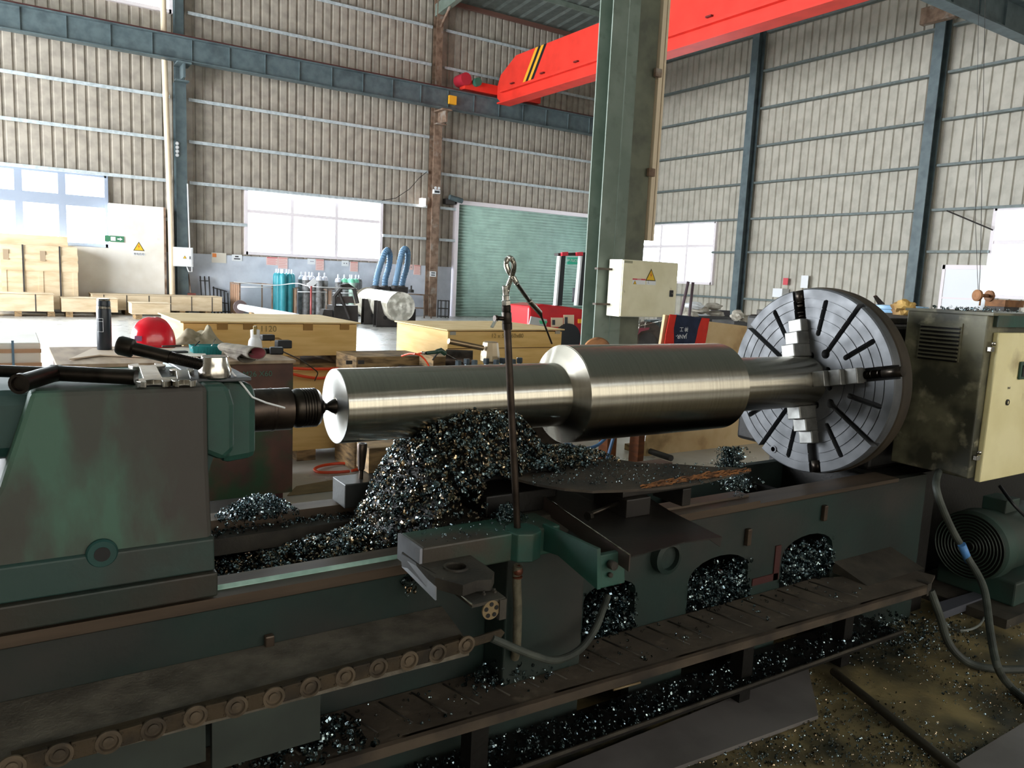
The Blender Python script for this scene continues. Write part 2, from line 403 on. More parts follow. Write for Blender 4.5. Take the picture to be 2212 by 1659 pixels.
# windows
def window(n, axis, c, h, cols, rows, extra=None):
    a0, a1, z0, z1 = h; b = MB(); w_ = .2 if n == 1 else .11
    def bx(u0, u1, y0, y1, zz0, zz1):
        b.box(u0, u1, c+y0, c+y1, zz0, zz1) if axis == 'x' else b.box(c+y0, c+y1, u0, u1, zz0, zz1)
    bx(a0-.04, a0+.06, -.12, .03, z0-.05, z1+.05); bx(a1-.06, a1+.04, -.12, .03, z0-.05, z1+.05); bx(a0, a1, -.12, .03, z0-.05, z0+.05); bx(a0, a1, -.12, .03, z1-.05, z1+.05)
    for k in cols: bx(k-w_/2, k+w_/2, -.08, .02, z0, z1)
    for k, th in rows: bx(a0, a1, -.09, .02, k-th/2, k+th/2)
    f = struct(b.build('window_%d' % n, M_frame if n != 1 else mat('blue_grey_frame', '#8d97a8', .5))); p = MB()
    q = [(a0, z0), (a1, z0), (a1, z1), (a0, z1)]
    p.add([(u, c-.01, z) if axis == 'x' else (c-.01, u, z) for u, z in q], [(0, 1, 2, 3)])
    p.build('pane', glass(), f)
    return f
window(1, 'x', YB, W1, [-6.2, -3, .33, 1.42], [(3.3, .32)])
window(2, 'x', YB, W2, [8.3, 9.9], [(3.42, .11)])
window(3, 'y', XR, W3, [22.4, 23.9], [(3.2, .11)])
window(4, 'y', XR, W4, [7.2, 9.1], [(3.2, .11)])
window(5, 'x', YB, W0, [-1, 2], [(10.2, .06)])

# glowing panel and bars added behind the viewer for front light and shaft reflections
b = MB()
for k in range(12): x = -8+k*2.09; b.box(x-.06, x+.06, YF+.05, YF+.14, 1.5, 5.6)
for z in (1.5, 3.4, 5.6): b.box(-8, 15, YF+.05, YF+.14, z-.06, z+.06)
f = struct(b.build('window_6', M_frame)); b = MB(); b.add([(-8, YF+.06, 1.5), (15, YF+.06, 1.5), (15, YF+.06, 5.6), (-8, YF+.06, 5.6)], [(0, 1, 2, 3)]); b.build('glow_panel', emit('added_glow_panel', '#f3ecdc', 2.3), f)

# roller shutter door
b = MB(); vs = []; fs = []; N = 37
for i in range(N*4+1):
    z = 4.35*i/(N*4); o = .04*math.sin(i*PI/2); vs += [(DR[0]+.1, YB-.1-o, z), (DR[1]-.1, YB-.1-o, z)]
    if i: fs.append((2*i-2, 2*i-1, 2*i+1, 2*i))
b.add(vs, fs, True); dd = struct(b.build('door_1', M_shutter, solid=.01))
b = MB(); b.box(DR[0], DR[0]+.12, YB-.26, YB, 0, 4.45); b.box(DR[1]-.12, DR[1], YB-.26, YB, 0, 4.45); b.box(DR[0], DR[1], YB-.3, YB, 4.35, 4.5); b.build('door_frame', M_frame, dd)
t = thing('shutter_motor', 'small dark roller shutter motor at upper left door corner', 'motor', (14.35, 26.6, 4.4))
b = MB(); b.box(14.1, 14.5, 26.6, 26.85, 4.3, 4.5); b.build('bracket', M_charcoal, t); b = MB(); b.cyl((14.2, 26.5, 4.55), (14.75, 26.5, 4.45), .1); b.build('motor_body', M_blue, t)

# white annex wall by the left window
b = MB(); b.box(-9, 2.62, 26.45, 26.9, 0, 1.94); b.box(2.62, 4.12, 26.45, 26.9, 0, 3.28); struct(b.build('wall_annex', M_white))
b = MB(); b.box(4.12, 4.18, 26.42, 26.9, 0, 3.28); struct(b.build('trim_3', M_rust))
# cream drainpipe
b = MB(); px_ = 4.30; yy = 26.3
b.tube([(px_-.12, yy, 11.5), (px_-.12, yy, 8), (px_-.08, yy, 6), (px_, yy, 3), (px_+.02, yy, 0)], .085, 14)
for z in (6.6, 4.15): b.lathe([(.095, 0), (.095, .12)], (px_-.09 if z > 5 else px_-.03, yy, z), n=14)
tag(b.build('drainpipe', M_cream2), 'cream drainpipe running up the wall left of the blue column', 'pipe')

# signs on the annex wall
t = thing('exit_sign', 'small green exit sign with arrow on the white annex wall', 'sign', (2.9, 26.44, 2.4))
b = MB(); p = A(247, 516, 'y', 26.44); b.box(p.x-.26, p.x+.26, 26.42, 26.45, p.z-.09, p.z+.09); b.build('board', M_signg, t)
b = MB(); b.add([(p.x+.08, 26.415, p.z-.02), (p.x+.15, 26.415, p.z-.02), (p.x+.15, 26.415, p.z-.05), (p.x+.22, 26.415, p.z), (p.x+.15, 26.415, p.z+.05), (p.x+.15, 26.415, p.z+.02), (p.x+.08, 26.415, p.z+.02)], [tuple(range(7))])
b.add([(p.x-.1, 26.415, p.z-.06), (p.x+.03, 26.415, p.z-.06), (p.x+.03, 26.415, p.z+.06), (p.x-.1, 26.415, p.z+.06)], [(0, 1, 2, 3)]); b.build('arrow', M_sign, t)
def warn(name, label, cx, y, cz, s, parent=None, nx='y'):
    b = MB(); h = s*.87
    P = lambda u, z, o: (cx+u, y-o, cz+z)
    b.add([P(-s/2, -h/2, .004), P(s/2, -h/2, .004), P(0, h/2, .004)], [(0, 1, 2)])
    c = MB(); k = .78; c.add([P(-s/2*k, -h/2*k-.03*s, .006), P(s/2*k, -h/2*k-.03*s, .006), P(0, h/2*k-.03*s, .006)], [(0, 1, 2)])
    d = MB(); d.add([P(.03*s, .25*s, .008), P(-.09*s, -.06*s, .008), P(0, -.04*s, .008), P(-.04*s, -.26*s, .008), P(.09*s, .02*s, .008), P(0, .01*s, .008)], [tuple(range(6))])
    if parent is None: parent = thing(name, label, 'sign', (cx, y, cz))
    b.build('sign_border', mat('sign_border_dark', '#5a4a20', .5), parent); c.build('sign_face', mat('warning_yellow', '#e8bc28', .5), parent); d.build('flash_mark', M_black if s < .3 and False else mat('flash_red', '#c8562a', .6), parent)
    return parent
p = A(300, 532, 'y', 26.44); t = warn('warning_sign', 'yellow triangular warning sign on the white annex wall', p.x, 26.45, p.z, .32)
b = MB(); b.box(p.x-.17, p.x+.17, 26.44, 26.45, p.z-.28, p.z-.2); b.build('caption_plate', M_sign, t); text('caption', '有电危险', M_ink, t, (p.x, 26.435, p.z-.24), FRONT, .075)
p = A(335, 516, 'y', 26.44); b = MB(); b.lathe([(.045, 0), (.05, .03), (.02, .05)], (p.x, 26.45, p.z), (0, -1, 0), 16); tag(b.build('wall_lamp', emit('indicator_lamp', '#f4e4ff', 6)), 'tiny glowing round indicator lamp on the white annex wall', 'lamp')
# electric box on the blue column
t = thing('electric_box', 'small white electric box on the blue wall column', 'electric box', (4.75, 26.2, 2))
p = A(396, 555, 'y', 26.2); b = MB(); b.box(p.x-.29, p.x+.29, 26.2, 26.42, p.z-.3, p.z+.3); b.build('box_body', M_sign, t, bev=.01)
b = MB(); b.box(p.x-.27, p.x+.25, 26.185, 26.2, p.z-.27, p.z+.27); dr_ = b.build('door', M_sign, t, bev=.004)
warn('', '', p.x+.04, 26.185, p.z, .11, t); b = MB(); b.box(p.x+.18, p.x+.2, 26.17, 26.185, p.z-.06, p.z+.03); b.build('lock', M_ink, t)
b = MB(); b.tube([A(405, 397, 'y', 26.3), A(407, 460, 'y', 26.3), A(410, 540, 'y', 26.3)], .02, 6); b.build('conduit', M_sign, t)
b = MB(); b.tube([(p.x+.12, 26.3, p.z-.3), (p.x+.16, 26.25, p.z-.45), (p.x+.26, 26.25, p.z-.45), (p.x+.27, 26.3, p.z-.1)], .02, 6); b.build('cable_loop', M_sign, t)
# row of insulator knobs on the column
for k in range(4):
    p = A(384, 309+k*8.5, 'y', 26.35); b = MB(); b.lathe([(.05, 0), (.055, .05), (.03, .08)], (p.x, 26.47, p.z), (0, -1, 0), 12)
    tag(b.build('insulator', M_sign), 'white insulator on the blue column, %s of the four' % ('topmost', 'second from the top', 'third from the top', 'lowest')[k], 'insulator', 'insulators on the blue column')
# notices under the window
NOT = [(473, 557, 28, 20, 'white notice with an orange square, leftmost on the dado', M_paper, 'sq'), (512, 557, 20, 13, 'small white notice with two dark printed lines, second from left', M_sign, 'ln'),
       (588, 564, 24, 17, 'pink landscape notice right above the teal cylinders', M_pinkp, 'tx'), (611, 568, 20, 24, 'upright pink notice right of the landscape one', M_pinkp, 'tx'),
       (673, 565, 17, 12, 'pale blank notice left of the upright pink one above the grey cylinders', M_sign, 'l1'), (691, 572, 18, 24, 'upright pink notice above the grey cylinders', M_pinkp, 'tx'),
       (746, 569, 16, 12, 'pale notice with two dots above the mint shouldered cylinders', M_sign, 'dt'), (765, 576, 18, 22, 'upright pink notice above the mint shouldered cylinders', M_pinkp, 'tx'),
       (886, 577, 14, 12, 'small pale notice left of the last pink notice, behind the blue hoses', M_pinkp, 'dt'), (901, 583, 17, 23, 'upright pink notice nearest the rusty column', M_pinkp, 'tx')]
for px, py, w_, h_, lab, m, kd in NOT:
    p = A(px, py, 'y', 26.86); sw = w_*.0164/2; sh = h_*.0163/2*1.0
    t = thing('wall_notice', lab, 'notice', (p.x, 26.86, p.z), 'notices on the grey dado wall')
    b = MB(); b.box(p.x-sw, p.x+sw, 26.86, 26.875, p.z-sh, p.z+sh); b.build('sheet', m, t)
    b = MB()
    def strip(u0, u1, z0, z1): b.add([(p.x+u0*sw, 26.855, p.z+z0*sh), (p.x+u1*sw, 26.855, p.z+z0*sh), (p.x+u1*sw, 26.855, p.z+z1*sh), (p.x+u0*sw, 26.855, p.z+z1*sh)], [(0, 1, 2, 3)])
    if kd == 'sq': strip(-.9, -.35, .1, .85); mm = M_orangep
    elif kd == 'ln': strip(-.4, .3, .2, .6); strip(-.6, .6, -.5, -.15); mm = M_ink
    elif kd == 'l1': strip(-.4, .6, -.1, .2); mm = mat('faint_ink', '#a9a9b5', .7)
    elif kd == 'dt': strip(-.5, -.2, -.2, .2); strip(.2, .5, -.2, .2); mm = mat('grey_ink', '#7b7d84', .7)
    else:
        strip(-.9, .9, .72, .92)
        for k in range(5): strip(-.85, .85 if k % 2 else .6, .45-k*.3, .52-k*.3)
        mm = M_rednote if w_ > 20 else mat('pale_red_print', '#d9938c', .7)
    b.build('printing', mm, t)
p = A(937, 592, 'y', 26.4); t = thing('column_notice', 'small white notice on the rusty wall column', 'notice', (p.x, 26.4, p.z))
b = MB(); b.box(p.x-.13, p.x+.13, 26.455, 26.475, p.z-.1, p.z+.1); b.build('sheet', M_sign, t); b = MB()
for z in (.04, -.04): b.box(p.x-.08, p.x+.08, 26.45, 26.456, p.z+z-.02, p.z+z+.02)
b.build('printing', M_ink, t)
# emergency light on rusty column, wall lamp, cable
p = A(943, 411, 'y', 26.4); t = thing('emergency_light', 'twin head emergency light on the rusty wall column', 'light', (p.x, 26.4, p.z))
b = MB(); b.box(p.x-.13, p.x+.13, 26.35, 26.47, p.z-.13, p.z+.02); b.build('housing', M_sign, t); b = MB(); b.box(p.x-.1, p.x+.1, 26.34, 26.35, p.z-.1, p.z-.02); b.build('panel', M_ink, t)
for s in (-1, 1): b = MB(); b.lathe([(.02, 0), (.05, .04), (.05, .06)], (p.x+s*.07, 26.4, p.z+.08), (0, -1, 0), 12); b.build('lamp_head', M_sign, t)
p = A(919, 436, 'y', 26.4); b = MB(); b.box(p.x-.09, p.x+.09, 26.55, 26.75, p.z-.14, p.z+.14); tag(b.build('wall_light', emit('wall_light_glow', '#fff2ea', 3)), 'small lit white lamp left of the rusty column', 'light')
b = MB(); b.tube([A(825, 433, 'y', 26.7), A(855, 428, 'y', 26.7), A(885, 408, 'y', 26.7), A(905, 385, 'y', 26.7), A(922, 371, 'y', 26.7)], .012, 5); tag(b.build('wall_cable', M_black), 'thin dark cable sagging along wall left of rusty column', 'cable')

# runway beams and bridge crane
def runway(x0, x1, y, lab, step=1.1):
    t = thing('runway_beam', lab, 'beam', (x0, y, 7.62))
    b = MB(); b.box(x0, x1, y-.16, y+.16, 7.62, 7.65); b.box(x0, x1, y-.18, y+.18, 8.28, 8.31); b.box(x0, x1, y-.01, y+.01, 7.65, 8.28); b.build('girder', M_blue, t)
    b = MB(); k = x0+.4
    while k < x1: b.box(k, k+.012, y-.06, y-.01, 7.65, 8.28); k += step
    b.build('stiffeners', M_blue, t)
    b = MB(); b.box(x0, x1, y-.04, y+.04, 8.31, 8.39); b.build('rail', mat('rail_red_brown', '#5a3230', .6), t)
    return t
runway(XL, XR-.4, 26., 'long blue grey crane runway beam along left wall')
runway(7.5, XR-.4, 9.4, 'pale crane runway beam crossing the top right corner')
t = thing('bridge_crane', 'red overhead bridge crane with black and yellow stripes', 'crane', (15.7, 26, 8.4))
X = 15.7
b = MB(); b.prism([(25.79, 8.3), (25.5, 8.1), (9.65, 8.1), (9.65, 9.6), (24.6, 9.6), (25.6, 9.1), (25.79, 8.75)], 'x', X, X+.35)
b.box(X-.12, X+.45, 9.65, 25.6, 8.04, 8.09); b.build('girder', M_red, t)
b = MB(); b.box(X-.14, X-.02, 9.65, 25.4, 8.42, 8.5); b.build('side_channel', M_red, t)
b = MB(); k = 24.6
while k > 9.2: b.box(X-.09, X-.001, k, k+.2, 8.62, 8.66); k -= 1.9
b.build('lugs', mat('dark_red_lug', '#6a1c18', .6), t, kind='stuff')
for k, m in ((0, M_yellow), (.17, M_black), (.34, M_yellow), (.51, M_black)):
    b = MB(); y0 = 24.1-k; b.add([(X-.004, y0, 8.52), (X-.004, y0-.17, 8.52), (X-.004, y0-.17-.75, 9.6), (X-.004, y0-.75, 9.6)], [(0, 1, 2, 3)]); b.build('stripe', m, t)
b = MB(); b.box(14.3, 17.7, 25.8, 26.2, 8.42, 8.75); b.build('end_carriage', M_red, t)
b = MB(); b.cyl((14.3, 25.7, 8.75), (14.3, 26.3, 8.75), .22); b.build('buffer', mat('crimson_paint', '#b02636', .5), t)
b = MB(); b.cyl((14.75, 25.6, 8.7), (14.75, 25.8, 8.7), .15); b.build('travel_motor', mat('motor_teal', '#2f6a58', .5), t)
b = MB(); b.box(13.7, 14.0, 25.84, 25.985, 7.8, 8.1); tag(b.build('span_plate', M_yellow), 'faded yellow plate on the runway beam above rusty column', 'plate')
# roof beam seen above the crane
t = thing('rafter', 'dark steel rafter and eaves strut under the roof sheet', 'beam', (13.6, 26.5, 11.4))
b = MB()
for x in (13.62,):
    b.prism([(26.9, 11.02), (26.9, 11.44), (YR, 13.13), (YR, 12.75)], 'x', x-.1, x+.1)
b.build('rafter_beam', M_green, t)
b = MB(); b.box(13.75, 22.35, 26.5, 26.62, 11.45, 11.6); b.build('eaves_strut', mat('brown_strut', '#6b4a40', .6), t)
b = MB(); b.tube([(13.6, 26.5, 10.6), (13.6, 25.6, 11.35)], .05, 6); b.build('knee_brace', M_rust, t)
for i, y in enumerate((24.5, 22, 19.5, 17, 14.5, 12)):
    b = MB(); b.box(XL, XR, y, y+.08, roofz(y)-.24, roofz(y)-.06); tag(b.build('purlin', M_green), 'grey green roof purlin, %s out from the left wall' % ('nearest', 'second', 'third', 'fourth', 'fifth', 'sixth')[i], 'beam', 'roof purlins')

# ------------------------------------------------------------ near column with electric cabinet
YC = 9.2
t = thing('near_column', 'tall grey green steel column rising through the middle of the picture', 'column', (7.6, YC, 0))
xa = A(1290, 600, 'y', YC).x; xb = A(1386, 600, 'y', YC+.15).x; xf = A(1346, 600, 'y', YC).x
b = MB(); b.box(xa, xf, YC, YC+.02, 0, 12.9); b.box(xa, xf, YC+.30, YC+.32, 0, 12.9); b.build('flanges', M_green, t)
xm = (xa+xf)/2
b = MB(); b.box(xm-.01, xm+.01, YC+.02, YC+.3, 0, 12.9); b.build('web', M_green, t)
b = MB(); b.box(xf-.03, xb, YC+.15, YC+.47, 0, 12.9); b.build('boxed_side', mat('olive_grey_paint', '#6f7261', .6, 0, '#5a5c50', 3), t)
b = MB(); b.tube([(xa+.3, YC-.002, .3), (xa+.3, YC-.002, 12.9)], .012, 6); b.build('weld_seam', M_green, t)
t2 = thing('conduit_run', 'pale vertical conduit with clips beside the near column', 'conduit', (xb+.12, YC+.15, 2))
b = MB(); b.box(xb+.02, xb+.1, YC+.1, YC+.2, 2.3, 12.5); b.box(xb+.12, xb+.16, YC+.1, YC+.17, 2.3, 12.5); b.build('trunking', M_cream2, t2)
for z in (3.35, 4.85): b = MB(); b.box(xb-.09, xb+.04, YC+.05, YC+.1, z-.06, z+.06); b.build('clip', M_rust, t2)
t = thing('wall_electric_cabinet', 'cream electric cabinet with yellow warning triangle on near column', 'electric cabinet', (8, YC-.4, 1.2))
yf = YC-.36; p0 = A(1345, 560, 'y', yf); p1 = A(1455, 686, 'y', yf)
b = MB(); b.box(p0.x, p1.x+.01, yf, yf+.3, p1.z, p0.z); b.build('box_body', mat('cream_box_side', '#e9e6d2', .4), t, bev=.008)
b = MB(); b.box(p0.x+.01, p1.x, yf-.02, yf, p1.z+.01, p0.z-.01); b.build('door', M_boxcream, t, bev=.006)
W = p1.x-p0.x; H_ = p0.z-p1.z
warn('', '', p0.x+W*.5, yf-.02, p0.z-H_*.24, W*.19, t)
b = MB(); b.box(p0.x+W*.18, p0.x+W*.41, yf-.023, yf-.02, p0.z-H_*.345, p0.z-H_*.32); b.build('label_header', M_rednote, t)
b = MB(); b.box(p0.x+W*.18, p0.x+W*.41, yf-.022, yf-.02, p0.z-H_*.42, p0.z-H_*.345); b.box(p0.x+W*.43, p0.x+W*.6, yf-.022, yf-.02, p0.z-H_*.42, p0.z-H_*.33); b.build('label', M_sign, t)
warn('', '', p0.x+W*.22, yf-.022, p0.z-H_*.385, W*.06, t)
text('label_text', 'DANGER', M_sign, t, (p0.x+W*.295, yf-.024, p0.z-H_*.333), FRONT, .02)
text('label_letter', 'L', M_ink, t, (p0.x+W*.465, yf-.024, p0.z-H_*.375), FRONT, .05)
b = MB(); b.box(p0.x+W*.02, p0.x+W*.16, yf-.023, yf-.02, p0.z-H_*.06, p0.z-H_*.02); b.build('maker_plate', mat('plate_grey', '#9c9a80', .5), t)
b = MB(); b.box(p0.x+W*.865, p0.x+W*.935, yf-.035, yf-.02, p0.z-H_*.62, p0.z-H_*.5); lkp = b.build('lock_plate', M_black, t, bev=.015)
b = MB(); b.cyl((p0.x+W*.9, yf-.045, p0.z-H_*.56), (p0.x+W*.9, yf-.035, p0.z-H_*.56), .012); b.build('lock_button', M_chrome, lkp)
for z in (.16, .78): b = MB(); b.box(p0.x-.28, p0.x+.04, yf+.22, yf+.3, p0.z-H_*z-.03, p0.z-H_*z); b.build('mounting_bar', mat('dark_bracket', '#4a3c30', .6), t)

# ============================================================ the lathe
YA, ZA = 2.292, 1.1756       # spindle axis
XF = 3.206                   # faceplate front
YFW, YRW = 1.92, 2.62        # outer edges of the front and rear ways
ZW = .771                    # bedway height

# ---- bed
t = thing('lathe_bed', 'long dark green lathe bed with brown oiled ways under the steel shaft', 'lathe bed', (2.2, 2.27, 0))
b = MB()
b.prism([(1.92, .742), (1.92, .772), (1.978, .772), (1.979, .781), (2.04, .781), (2.04, .70), (1.995, .70), (1.995, .743), (1.92, .743)], 'x', -1.9, 2.47)
b.build('front_way', M_way, t)
b = MB(); b.prism([(1.92, .742), (1.92, .760), (1.975, .760), (2.04, .762), (2.04, .70), (1.995, .70), (1.995, .743), (1.92, .743)], 'x', 2.47, 3.45); b.build('gap_way', M_way, t)
b = MB(); b.prism([(1.967, .7722), (1.967, .7745), (1.9782, .7815), (1.9795, .7815), (1.9795, .772)], 'x', -1.9, 1.02); b.build('mint_edge', M_mint, t)
b = MB(); b.prism([(2.54, .70), (2.54, .772), (2.62, .772), (2.62, .742), (2.60, .742), (2.60, .70)], 'x', -1.9, 2.6); b.build('rear_way', M_way, t)
b = MB(); b.prism([(2.46, .68), (2.46, .735), (2.54, .735), (2.54, .68)], 'x', -1.9, 2.6); b.build('rear_inner_way', M_grime, t)
# front casting with arched openings
def arch_wall(b, y0, y1, x0, x1, z0, z1, holes):
    """wall in xz with arched holes (xa, xb, ztop) open at the bottom"""
    xs = x0; N = 10
    for xa_, xb_, zt in holes:
        b.box(xs, xa_, y0, y1, z0, z1); r = (xb_-xa_)/2; zc = zt-r*.45
        pts = [(xa_, z1), (xa_, zc)]+[(xa_+r-r*math.cos(PI*k/N), zc+r*.45*math.sin(PI*k/N)) for k in range(1, N)]+[(xb_, zc), (xb_, z1)]
        for p, q in zip(pts[1:-1], pts[2:]):
            b.prism([(p[0], p[1]), (q[0], q[1]), (q[0], z1), (p[0], z1)], 'y', y0, y1)
        xs = xb_
    b.box(xs, x1, y0, y1, z0, z1)
holes = [(1.62, 1.86, .56), (2.13, 2.47, .563), (2.68, 3.03, .567)]
b = MB(); arch_wall(b, 1.95, 1.99, -1.9, 3.75, .0, .742, holes); b.build('front_casting', M_bedg, t)
b = MB(); b.box(-1.9, 3.75, 2.56, 2.60, .0, .70); b.build('rear_casting', M_bedg, t)
b = MB()
for x in (-1.2, -.3, .6, 1.5, 2.0, 2.57, 3.15): b.box(x, x+.04, 1.99, 2.56, .0, .62)
b.box(-1.9, 3.4, 1.99, 2.56, .26, .3); b.build('cross_ribs', M_grimeD, t)
b = MB(); b.prism([(2.05, .66), (2.05, .70), (2.46, .70), (2.46, .66)], 'x', -.5, .38); b.build('web', M_grimeD, t)
for i, (x, z) in enumerate(((.545, .60), (2.44, .62), (2.93, .655))):
    b = MB(); b.box(x-.012, x+.012, 1.93, 1.95, z-.035, z+.035); b.build('lug', M_way, t, bev=.004)
b = MB(); p = A(1440, 1203, 'y', 1.93); b.lathe([(.062, 0), (.062, .035), (.045, .04), (.045, .02), (.02, .02)], (p.x, 1.95, p.z), (0, -1, 0), 28); b.build('boss', M_bedg, t)
b = MB(); b.box(2.5, 2.66, 1.945, 1.952, .40, .43); b.box(2.63, 2.665, 1.945, 1.952, .40, .55); b.build('red_primer_patch', mat('red_primer', '#3c1513', .6), t)
b = MB(); b.prism([(1.78, .36), (1.95, .41), (1.95, .36)], 'x', 3.05, 3.5); b.build('foot_ledge', M_grime, t)
b = MB(); b.box(3.45, 3.9, 1.98, 2.65, 0, .74); b.build('head_pedestal', M_grimeD, t)

# ---- headstock
t = thing('headstock', 'dark oily headstock block behind the faceplate', 'headstock', (4.1, 2.5, .7))
b = MB(); b.box(3.52, 5.6, 2.12, 2.95, .74, 1.46); b.build('casting', M_grimeD, t, bev=.02)
b = MB(); b.box(3.92, 5.6, 2.2, 2.9, 0, .74); b.build('base', M_grimeD, t, bev=.01)
b = MB(); b.cyl((3.34, YA, ZA), (3.53, YA, ZA), .2, 28); b.build('spindle_nose', M_iron, t)
b = MB(); b.box(3.54, 5.2, 2.2, 2.9, 1.46, 1.49); b.build('lid', M_grime, t, bev=.005)

# ---- faceplate with four jaws
def poly_slot(cx_, cy_, ang, r0_, r1_, w_, n=8):
    """capsule outline in the disc plane (u,v), from radius r0 to r1 at ang"""
    d = Vector((math.cos(ang), math.sin(ang))); q = Vector((-d.y, d.x)); pts = []
    for k in range(n+1):
        a = -PI/2+PI*k/n; pts.append(d*(r1_+w_*math.cos(a)*1.)+q*w_*math.sin(a))
    for k in range(n+1):
        a = PI/2+PI*k/n; pts.append(d*(r0_+w_*math.cos(a))+q*w_*math.sin(a))
    return [(p.x, p.y) for p in pts]
R = .444; TH = .135
t = thing('faceplate_chuck', 'large round grey faceplate with radial slots and four stepped jaws', 'chuck', (XF, YA, ZA))
# u = -y direction (to the right in the picture), v = up
rings = [.052, .20, .2035, .252, .2555, .305, .3085, .352, .3555, .395, .3985, .436, R]
b = MB(); prof = [(.05, .02)]
for k, r in enumerate(rings):
    pass
pr = [(.03, .05), (.06, 0)]
for r in (.20, .252, .305, .352, .395): pr += [(r-.0025, 0), (r-.0025, .004), (r+.0025, .004), (r+.0025, 0)]
pr += [(R-.006, 0), (R, .006), (R, TH*.45)]
b.lathe(pr, (XF, YA, ZA), (1, 0, 0), 96, smooth=False)
disc = b.build('disc', M_disc, t)
b = MB(); b.lathe([(R, .055), (R+.006, .06), (R+.006, .09), (R, .095), (R, TH), (R-.03, TH+.01)], (XF, YA, ZA), (1, 0, 0), 96, smooth=True); b.build('rim', M_rim, t)
cut = MB()
JA = 12.8   # jaw axis tilt in degrees
def slot(ang, r0_, r1_, w_, cx=None):
    pts = poly_slot(0, 0, math.radians(ang), r0_, r1_, w_)
    cut.prism([(YA-u, ZA+v) for u, v in pts], 'x', XF-.02, XF+.042)
for k in range(4):
    a = 90*k+JA
    slot(a, .14, R+.03, .031)
    for da, r0_, r1_ in ((22, .235, .385), (45, .165, R+.02), (68, .235, .385)):
        slot(a+da, r0_, r1_, .0125)
    pts = [(math.cos(math.radians(a+45))*.165+.022*math.cos(q*PI/8), math.sin(math.radians(a+45))*.165+.022*math.sin(q*PI/8)) for q in range(16)]
    cut.prism([(YA-u, ZA+v) for u, v in pts], 'x', XF-.02, XF+.042)
    for da in (-18, 18):
        c_ = (math.cos(math.radians(a+da))*.125, math.sin(math.radians(a+da))*.125)
        pts = [(c_[0]+.017*math.cos(q*PI/8), c_[1]+.017*math.sin(q*PI/8)) for q in range(16)]
        cut.prism([(YA-u, ZA+v) for u, v in pts], 'x', XF-.02, XF+.042)
me = bpy.data.meshes.new('cutter')
me.from_pydata(cut.v, [], cut.f); bm = bmesh.new(); bm.from_mesh(me); bmesh.ops.recalc_face_normals(bm, faces=bm.faces); bm.to_mesh(me); bm.free()
co = bpy.data.objects.new('cutter', me); COL.objects.link(co)
md = disc.modifiers.new('slots', 'BOOLEAN'); md.operation = 'DIFFERENCE'; md.object = co; md.solver = 'EXACT'; md.use_self = True
dg = bpy.context.evaluated_depsgraph_get(); dg.update()
nm = bpy.data.meshes.new_from_object(disc.evaluated_get(dg)); disc.modifiers.clear(); disc.data = nm
bpy.data.objects.remove(co)
b = MB(); b.lathe([(.42, .043), (.42, .06)], (XF, YA, ZA), (1, 0, 0), 64); b.build('slot_floor', M_dark, t)
for k in range(4):
    a = math.radians(90*k+JA); d = Vector((0, -math.cos(a), math.sin(a))); q = Vector((0, math.sin(a), math.cos(a))); ctr = Vector((XF, YA, ZA))
    Mx = Matrix((Vector((-1, 0, 0)), d, Vector((-1, 0, 0)).cross(d))).transposed()
    b = MB()
    for r0_, r1_, h in ((.118, .178, .12), (.178, .238, .085), (.238, .298, .05)):
        b.obox(ctr+d*(r0_+r1_)/2+Vector((-h/2+.01, 0, 0)), (h+.02, r1_-r0_, .072), Mx)
    jw = b.build('jaw', mat('jaw_steel', '#848481', .38, .6, '#5f5f5c', 12), t, bev=.004)
    b = MB(); pts = [ctr+d*(.298+.12*i/90)+Vector((.012, 0, 0)) for i in range(91)]
    b.tube(pts, .014, 12, rf=lambda s: .019 if int(s*90) % 2 else .0155)
    if k in (0, 1): b.build('jaw_screw', M_iron, t)
    b = MB(); b.tube([ctr+d*(R-.06)+Vector((.014, 0, 0)), ctr+d*(R+(.03 if k == 0 else -.006))+Vector((.014, 0, 0))], .023, 12); b.build('screw_head', M_iron, t)
b = MB(); p = A(1671, 970, 'x', XF); b.lathe([(.019, 0), (.019, .003), (.012, .003), (.012, .0)], (XF-.002, p.y, p.z), (-1, 0, 0), 20); b.build('plug', M_disc, t)

# ---- steel shaft
t = thing('steel_shaft', 'large turned bright steel stepped shaft held between faceplate and tailstock', 'shaft', (.845, YA, ZA))
def rev(name, prof, m, n=128):
    b = MB(); b.lathe([(r, x-.845) for x, r in prof], (0, 0, 0), (1, 0, 0), n); o = b.build(name, m, None)
    o.parent = t; return o
# built about its own axis so the turned tool marks run around it
rev('slim_journal', [(.8465, .1172), (.848, .1185), (1.70, .1185)], M_steel)
rev('end_face', [(.853, .014), (.8455, .03), (.8455, .117), (.8468, .1183)], M_face)
rev('shoulder_cone', [(1.698, .1185), (1.733, .1835), (1.737, .1855)], M_steel)
rev('main_barrel', [(1.7365, .1855), (2.575, .1855), (2.579, .182), (2.579, .119)], M_steel)
rev('chuck_end', [(2.578, .121), (3.15, .121), (3.19, .119)], M_steel)

